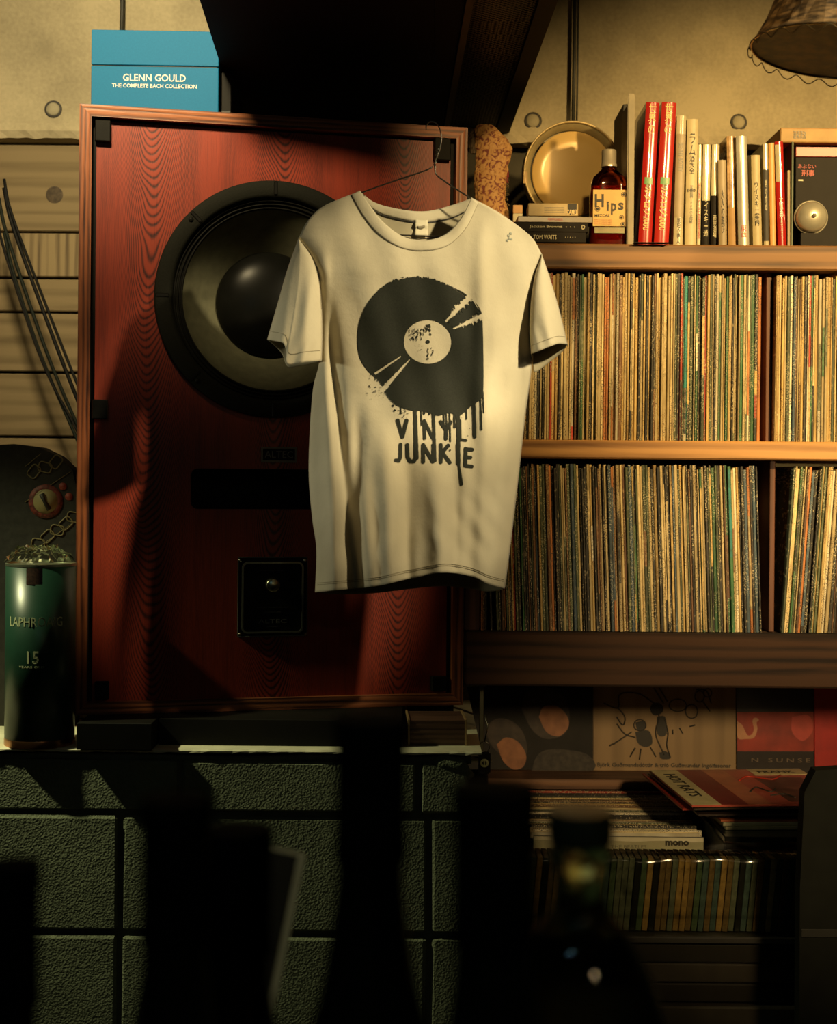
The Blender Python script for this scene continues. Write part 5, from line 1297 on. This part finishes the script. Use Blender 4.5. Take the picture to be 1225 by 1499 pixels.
# sleeves
def sleeve_part(outer, inner, botF, botB, c0, c1, fold):
    n1_, n2_ = 60, 40
    L_, R_2 = spline(outer, n1_), spline(inner, n1_)
    apex = np.repeat(np.array([outer[0]], float), n2_, 0)
    def base(x, y): return YSH+.012*(x-612)/160.
    def mk(bot, sign, name, mat, flip):
        Bq = spline(bot, n2_); G_ = coons(apex, Bq, L_ if sign*0 == 0 else L_, R_2, n2_, n1_)
        s_ = np.linspace(0, 1, n2_)[None, :]; t = np.linspace(0, 1, n1_)[:, None]
        bl_ = np.sqrt(np.clip(1-(2*s_-1)**2, 0, 1))*(.012+.030*t)
        x, y = G_[..., 0], G_[..., 1]
        near = depF(np.full_like(x, c0), y)*0+base(x, y)
        # the sleeve's inner edge overlaps in front of the body
        ov = -.022*(s_ if c1 > 0 else (1-s_))*np.sin(np.clip(t*1.2, 0, 1)*math.pi/2)
        d_ = near+ov-sign*bl_*(1.0 if sign > 0 else .7)-(fold(x, y) if sign > 0 else 0)
        co = W(x.ravel(), y.ravel(), d_.ravel()); fs = []
        for j in range(n1_-1):
            for i_2 in range(n2_-1):
                a_ = j*n2_+i_2; q__ = (a_, a_+n2_, a_+n2_+1, a_+1); fs.append(q__ if not flip else q__[::-1])
        o = link(name, mesh(co, fs, True), mat, shirt); sd = o.modifiers.new('thickness', 'SOLIDIFY'); sd.thickness = .0012; sd.offset = -1
        return x, y, d_
    r = mk(botF, 1, 'sleeve_front', M_CLOTH, False); mk(botB, -1, 'sleeve_back', M_CLOTHI, True); return r
fl_l = lambda x, y: .009*gs(x-(452-.10*(y-430)), 10)*sstep(380, 450, y)+.005*gs(x-(425-.18*(y-430)), 9)*sstep(400, 500, y)+.0015*np.sin(x*.3+y*.12)*sstep(470, 520, y)
fl_r = lambda x, y: .006*gs(x-(795+.15*(y-430)), 10)*sstep(400, 480, y)+.0012*np.sin(x*.25-y*.1)*sstep(450, 500, y)
gl_ = sleeve_part([(437, 348), (420, 396), (406, 445), (391, 497)], [(437, 348), (456, 375), (467, 410), (471, 450), (472, 490), (471, 528)],
            [(391, 497), (403, 499), (414, 502), (419, 514), (421, 533), (445, 530), (471, 528)], [(391, 497), (404, 508), (414, 520), (422, 537), (445, 534), (471, 528)], 470, 1, fl_l)
gr_ = sleeve_part([(793, 372), (807, 413), (820, 458), (831, 504)][::1], [(793, 372), (783, 402), (777, 440), (775, 480), (777, 518)],
            [(831, 504), (818, 503), (802, 508), (788, 514), (777, 518)], [(831, 504), (824, 518), (805, 532), (790, 540), (781, 545)], 776, -1, fl_r) if False else None
def right_sleeve():
    outer = [(793, 372), (783, 402), (777, 440), (775, 480), (777, 518)]; inner = [(793, 372), (807, 413), (820, 458), (831, 504)]
    return sleeve_part(outer, inner, [(777, 518), (788, 514), (802, 508), (818, 503), (831, 504)], [(777, 518), (780, 535), (783, 545), (800, 533), (822, 516), (831, 504)], 776, -1, fl_r)
gr_ = right_sleeve()
# ribbons laid on the front surface: collar, seams, hems
def ribbon(name, ptsA, ptsB, n, dep, off, mat, rows=5, thick=.0009, round_=0.0):
    A_, B_ = spline(ptsA, n), spline(ptsB, n); co = []; fs = []
    for j in range(rows+1):
        t = j/rows; G_ = A_*(1-t)+B_*t; d_ = dep(G_[:, 0], G_[:, 1])-off-round_*math.sin(t*math.pi)
        co.append(W(G_[:, 0], G_[:, 1], d_))
    co = np.vstack(co)
    for j in range(rows):
        for i_2 in range(n-1): a_ = j*n+i_2; fs.append((a_, a_+n, a_+n+1, a_+1))
    o = link(name, mesh(co, fs, True), mat, shirt); sd = o.modifiers.new('thickness', 'SOLIDIFY'); sd.thickness = thick; sd.offset = -1; return o
inF = [(527, 279), (541, 300), (560, 324), (588, 345), (618, 352), (650, 344), (674, 320), (690, 289)]
outF = [(514, 285), (530, 314), (553, 342), (584, 361), (618, 367), (655, 359), (682, 333), (700, 297)]
def cloth_line(name, pts, wd, off, mat=M_STITCH, dep=depF, rnd=0.0, n=60):
    a_ = np.array(pts, float); d_ = np.gradient(a_, axis=0); nn = np.stack([-d_[:, 1], d_[:, 0]], 1); nn /= np.linalg.norm(nn, axis=1)[:, None]
    return ribbon(name, a_-nn*wd/2, a_+nn*wd/2, n, dep, off, mat, 2, .0004, rnd)
ribbon('collar_rib', inF, outF, 90, depF, .0012, M_CLOTH, 8, .001, .0018)
cloth_line('collar_seam', outF, 1.3, .0010, plain('seam_dark', (.20, .17, .11), .9))
backin = lambda x, y: depB(x, y)-.0022
ribbon('collar_rib', [(527, 280), (550, 297), (590, 307), (625, 309), (662, 300), (691, 290)], [(541, 303), (560, 314), (592, 322), (622, 325), (658, 319), (681, 309)], 60, backin, .0, M_CLOTH, 4, .001, .001)
cloth_line('collar_seam', [(541, 304), (560, 315), (592, 323), (622, 326), (658, 320), (681, 310)], 1.8, .0030, M_DINK, depB)
for dy in (10, 12.5): cloth_line('hem_stitch', [(464, 866-dy), (500, 863-dy), (550, 858-dy), (600, 847-dy), (650, 838-dy), (690, 844-dy), (715, 855-dy), (737, 861-dy)], .9, .0010)
nl_ = box  # neck label
lab_d = lambda x, y: depB(x, y)-.006-.002*np.sin(y*.5)
ribbon('neck_label', [(608, 321), (617, 322), (626, 322)], [(607, 346), (616, 347), (626, 346)], 10, lab_d, 0, plain('label_cloth', (.62, .56, .40), .7, var=.08), 8, .0005)
ribbon('label_print', [(611, 331), (616, 331), (622, 329)], [(611, 335), (616, 336), (622, 333)], 8, lab_d, .0006, M_STITCH, 2, .0003)
# sleeve seams and hems
def on_grid(Gr, pts, s0, s1, t0, t1, name, wd=.0012, mat=M_STITCH, off=.0012, n=50):
    x, y, d_ = Gr; nt_, ns = x.shape; vs = []
    ss = np.linspace(s0, s1, n)*(ns-1); ts = np.linspace(t0, t1, n)*(nt_-1)
    def bil(a_, s_, t):
        i0, j0 = int(min(s_, ns-1.001)), int(min(t, nt_-1.001)); fx, fy = s_-i0, t-j0
        return (a_[j0, i0]*(1-fx)+a_[j0, i0+1]*fx)*(1-fy)+(a_[j0+1, i0]*(1-fx)+a_[j0+1, i0+1]*fx)*fy
    pts_ = [tuple(W(np.array([bil(x, s_, t)]), np.array([bil(y, s_, t)]), np.array([bil(d_, s_, t)-off]))[0]) for s_, t in zip(ss, ts)]
    link(name, tubem(pts_, wd/2, 5), mat, shirt)
for g_ in (gl_, gr_):
    on_grid(g_, None, .03, .97, .92, .92, 'cuff_stitch', .0009, off=.0003)
on_grid(gl_, None, .99, .99, .04, .60, 'armhole_seam', .0012, MATS['seam_dark'], .0006); on_grid(gr_, None, .01, .01, .04, .60, 'armhole_seam', .0012, MATS['seam_dark'], .0006)
# small blue-grey smudge on the right shoulder
for (x, y) in ((744, 345), (748, 350), (742, 352), (747, 342), (745, 349)):
    ribbon('smudge', [(x-1.5, y-1.6), (x, y-2), (x+2, y-1.4)], [(x-1.5, y+1.2), (x, y+1.6), (x+2, y+1.5)], 5, depF, .0007, plain('smudge', (.30, .31, .25), .8), 2, .0003)

# --- the print, as a signed field contoured on a fine grid and laid on the cloth
def print_field():
    st = .75; xs = np.arange(514, 724, st); ys_ = np.arange(400, 716, st); X, Y = np.meshgrid(xs, ys_)
    q = lambda a_, c_: (500+a_/4.283, 380+c_/4.283)
    rs_ = np.random.RandomState(3)
    def nz(f_, s_):                                 # value noise
        gx, gy = X*f_+s_*13.1, Y*f_+s_*7.7; ix, iy = np.floor(gx).astype(int), np.floor(gy).astype(int); fx, fy = gx-ix, gy-iy
        tb_ = np.random.RandomState(s_).rand(257, 257); g = lambda a_, c_: tb_[a_ % 257, c_ % 257]
        return (g(ix, iy)*(1-fx)+g(ix+1, iy)*fx)*(1-fy)+(g(ix, iy+1)*(1-fx)+g(ix+1, iy+1)*fx)*fy
    def seg(a_, c_, r0, r1=None):
        r1 = r0 if r1 is None else r1; (ax, ay), (bx_, by_) = a_, c_
        t = np.clip(((X-ax)*(bx_-ax)+(Y-ay)*(by_-ay))/((bx_-ax)**2+(by_-ay)**2+1e-9), 0, 1)
        return r0+(r1-r0)*t-np.hypot(X-ax-t*(bx_-ax), Y-ay-t*(by_-ay)), t
    poly = spline([q(*p__) for p__ in [(450, 105), (300, 140), (190, 235), (125, 350), (100, 470), (110, 600), (160, 690), (235, 765), (290, 860), (350, 915), (440, 945), (500, 948), (560, 965), (610, 978), (680, 962), (735, 982), (800, 930), (860, 885), (887, 835), (889, 600), (882, 370), (865, 305), (820, 250), (750, 198), (650, 150), (550, 115), (450, 105)]], 240)
    dmin = np.full(X.shape, 1e9); ins = np.zeros(X.shape, bool)
    for (ax, ay), (bx_, by_) in zip(poly[:-1], poly[1:]):
        t = np.clip(((X-ax)*(bx_-ax)+(Y-ay)*(by_-ay))/((bx_-ax)**2+(by_-ay)**2+1e-9), 0, 1)
        dmin = np.minimum(dmin, np.hypot(X-ax-t*(bx_-ax), Y-ay-t*(by_-ay)))
        c_ = ((ay > Y) != (by_ > Y)) & (X < (bx_-ax)*(Y-ay)/(by_-ay+1e-12)+ax); ins ^= c_
    f_ = np.where(ins, dmin, -dmin)
    # spray-rough edge on top and on the lower left
    top_ = np.clip((430-Y)/25, 0, 1); ll_ = np.clip((575-X)/25, 0, 1)*np.clip((Y-545)/20, 0, 1)*np.clip((612-Y)/10, 0, 1)
    f_ = f_+(nz(.9, 5)-.55)*7*np.maximum(top_, ll_)*(f_ < 4)
    # label
    lx, ly = q(541, 515); e_ = np.hypot((X-lx)/(150/4.283), (Y-ly)/(137/4.283)); lab_ = (1-e_)*32
    f_ = np.minimum(f_, -lab_)
    # light streaks with saw edges
    for (a_, c_, w0, w1, jag, s_) in ((q(655, 385), q(800, 240), 1.2, 3.2, 7.0, 8), (q(705, 432), q(880, 350), 1.0, 2.4, 6.5, 9), (q(375, 605), q(213, 714), .6, 1.5, .8, 10), (q(432, 622), q(268, 806), .6, 3.1, 1.6, 11)):
        d_, t = seg(a_, c_, 0.001); dist = -d_
        tn = np.random.RandomState(s_).rand(400); side = np.sign((X-a_[0])*(c_[1]-a_[1])-(Y-a_[1])*(c_[0]-a_[0]))
        k_ = ((t*40).astype(int)+(side > 0)*200) % 400
        f_ = np.minimum(f_, -(w0+(w1-w0)*t+jag*(tn[k_]**2.2)*np.sin(np.clip(t, .05, 1)*math.pi*.75)-dist))
    for (a_, c_) in ((q(640, 372), q(672, 398)), (q(690, 420), q(718, 440)), (q(700, 180), q(830, 262)), (q(830, 262), q(868, 330))): f_ = np.minimum(f_, -seg(a_, c_, .55)[0])
    add = lambda a_: np.maximum(f_, a_)
    # thin rim left of the lower left edge
    f_ = add(seg(q(125, 620), q(165, 690), .45)[0]); f_ = add(seg(q(165, 690), q(215, 735), .35)[0])
    # drips
    for (x, y0, y1, r) in ((460, 930, 1245, 3.2), (498, 930, 1036, 1.3), (575, 950, 1262, 2.5), (640, 950, 1038, 1.2), (656, 950, 1060, 1.0), (676, 950, 1140, 1.3), (706, 950, 1050, 1.9), (780, 915, 1000, 1.2), (828, 880, 1110, 2.7), (870, 830, 1064, 1.5), (887, 830, 960, .9), (370, 900, 968, 1.0), (516, 940, 965, 1.8), (550, 950, 970, 1.2)):
        f_ = add(seg(q(x, y0), q(x+(y1-y0)*.03, y1), r*.85, r)[0]+(nz(.35, 14)-.5)*.7)
    f_ = add(seg(q(730, 960), q(735, 1280), 2.6, 2.5)[0]+(nz(.35, 15)-.5)); f_ = add(seg(q(735, 1280), q(752, 1408), 1.6, 2.3)[0])
    # letters
    def strokes(ls, r=2.75):
        nonlocal f_
        for a_, c_ in ls: f_ = np.maximum(f_, seg(q(*a_), q(*c_), r)[0])
    strokes([((352, 1008), (382, 1112)), ((382, 1112), (408, 1008))])                                  # V
    strokes([((520, 1120), (518, 1010)), ((518, 1010), (572, 1120))], 2.4)                              # N
    strokes([((622, 1018), (655, 1068)), ((684, 1020), (655, 1068)), ((655, 1068), (655, 1122))])       # Y
    strokes([((742, 1010), (744, 1128)), ((744, 1128), (780, 1134))], 2.0)                              # L
    strokes([((370, 1160), (368, 1240)), ((368, 1240), (358, 1262)), ((358, 1262), (340, 1258))])       # J
    strokes([((412, 1162), (414, 1240)), ((414, 1240), (430, 1264)), ((430, 1264), (455, 1264)), ((455, 1264), (466, 1240)), ((466, 1240), (465, 1162))])  # U
    strokes([((512, 1268), (512, 1162)), ((512, 1162), (572, 1266)), ((575, 1266), (576, 1162))])       # N
    strokes([((622, 1162), (622, 1270)), ((668, 1166), (626, 1216)), ((632, 1210), (678, 1272))])       # K
    strokes([((727, 1160), (730, 1278))], 2.6)                                                          # I
    strokes([((778, 1186), (776, 1292)), ((778, 1188), (818, 1192)), ((777, 1238), (808, 1241)), ((776, 1292), (816, 1297))])  # E
    # splatter
    def dot(x, y, r):
        nonlocal f_
        f_ = np.maximum(f_, r-np.hypot(X-x, Y-y))
    for (x, y, r) in ((323, 915, 1.8), (333, 945, 1.7), (385, 960, .8), (400, 930, 1.2), (410, 965, .7), (550, 968, 1.0), (803, 1058, .8), (792, 1104, .8), (752, 992, .6), (680, 1195, 1.3), (675, 1175, .8)): dot(*q(x, y), r)
    for _ in range(46): dot(*q(190+rs_.randn()*26, 800+rs_.randn()*42), .35+rs_.rand()*.45)
    for _ in range(26): dot(*q(260+rs_.randn()*24, 850+rs_.randn()*30), .35+rs_.rand()*.35)
    for _ in range(26): dot(*q(395+rs_.randn()*22, 955+rs_.randn()*16), .35+rs_.rand()*.4)
    # label contents
    for _ in range(34):
        x = 420+rs_.rand()*80; y = 430+rs_.rand()*70; a_ = q(x, y); f_ = np.maximum(f_, seg(a_, (a_[0]+.2, a_[1]+1+rs_.rand()*4), .45)[0])
    for _ in range(28):
        x = 512+rs_.rand()*48; y = 402+rs_.rand()*70; a_ = q(x, y); f_ = np.maximum(f_, seg(a_, (a_[0]+.4, a_[1]+1+rs_.rand()*3), .5)[0])
    for _ in range(16):
        x = 455+rs_.rand()*60; y = 530+rs_.rand()*50; dot(*q(x, y), .45)
    for _ in range(18):
        x = 533+rs_.rand()*12+(rs_.rand() > .6)*30; y = 545+rs_.rand()*75; a_ = q(x, y); f_ = np.maximum(f_, seg(a_, (a_[0], a_[1]+1+rs_.rand()*2), .5)[0])
    dx_, dy_ = q(541, 515); dot(dx_, dy_, 2.8); f_ = np.minimum(f_, -(.9-np.hypot(X-dx_+.3, Y-dy_)))
    return xs, ys_, f_
xs, ys_, f_ = print_field()
ny_, nx_ = f_.shape; vid = {}; PV = []; PF = []
def pv(key, x, y):
    if key not in vid: vid[key] = len(PV); PV.append((x, y))
    return vid[key]
ins = f_ > 0
for j in range(ny_-1):
    ra, rb = ins[j], ins[j+1]
    for i_2 in np.nonzero(ra[:-1] | ra[1:] | rb[:-1] | rb[1:])[0]:
        c_ = ((j, i_2), (j, i_2+1), (j+1, i_2+1), (j+1, i_2)); loop = []
        for k_ in range(4):
            a_, b2_ = c_[k_], c_[(k_+1) % 4]
            if ins[a_]: loop.append(pv(a_, xs[a_[1]], ys_[a_[0]]))
            if ins[a_] != ins[b2_]:
                key = (a_, b2_) if a_ < b2_ else (b2_, a_); t = f_[key[0]]/(f_[key[0]]-f_[key[1]])
                loop.append(pv(key, xs[key[0][1]]+t*(xs[key[1][1]]-xs[key[0][1]]), ys_[key[0][0]]+t*(ys_[key[1][0]]-ys_[key[0][0]])))
        if len(loop) > 2: PF.append(tuple(loop[::-1]))
PV = np.array(PV)
co = W(PV[:, 0], PV[:, 1], depF(PV[:, 0], PV[:, 1])-.0011)
pr_ = link('record_print', mesh(co, PF, True), M_PRINT, shirt); pr_['label'] = 'black dripping record graphic reading VINYL JUNKIE'

# --- hanger
hg = empty('wire_hanger', tuple(P(637, 240, YSH)), label='thin dark wire coat hanger holding the t-shirt, hooked overhead', cat='hanger')
hl = np.array(hg.location)
def HP(px, py, d=0.0): return tuple(np.array(P(px, py, YSH+d))-hl)
link('hook', tubem([tuple(v_) for v_ in spline([HP(636, 246), HP(637, 236), HP(643, 220), HP(646, 204), HP(644, 190), HP(638, 180), HP(629, 178), HP(624, 184), HP(624, 190)], 50)], .0011, 8), plain('bright_wire', (.35, .33, .27), .3, 1.0), hg)
tw_ = []
for k_ in range(40):
    t = k_/39; c_ = P(636+5*t, 244-26*t, YSH); a_ = t*24; tw_.append((c_.x+.0018*math.cos(a_)-hl[0], c_.y+.0018*math.sin(a_)-hl[1], c_.z-hl[2]))
link('twist', tubem(tw_, .0009, 6), MATS['bright_wire'], hg)
link('shoulder_wire', tubem([tuple(v_) for v_ in spline([HP(637, 240), HP(637, 252), HP(642, 259), HP(662, 273), HP(690, 291, -.004), HP(740, 322, .0), HP(768, 346, .004), HP(772, 351, .004), HP(766, 354, .004), HP(700, 351, .006), HP(612, 345, .008), HP(520, 342, .004), HP(462, 334, .004), HP(458, 329, .004), HP(466, 322, .002), HP(500, 297, .0), HP(527, 283, -.003), HP(580, 264, -.001), HP(622, 250, 0), HP(633, 244, .0)], 160)], .0012, 8), M_WIRE, hg)
link('cross_wire', tubem([HP(578, 346, .012), HP(612, 350, .012), HP(648, 347, .012)], .0009, 6), M_WIRE, hg)
# cord carrying the hanger from the box overhead
cz1 = P(634, 178, YSH)
hx, hy, hzz = cz1.x-hl[0], YSH-hl[1], cz1.z+.0012-hl[2]
cd_ = link('cord', tubem([(hx, hy, hzz), (hx+.001, hy, hzz+.1), (hx, hy, zb-hl[2]-.001)], .0004, 6), M_BLACK, hg)
link('knot', tubem([(hx+.002*math.cos(t), hy+.002*math.sin(t), hzz+.001*math.sin(2*t)+.001) for t in np.linspace(0, 6.28, 12)[:-1]], .0007, 5, True), M_BLACK, cd_)
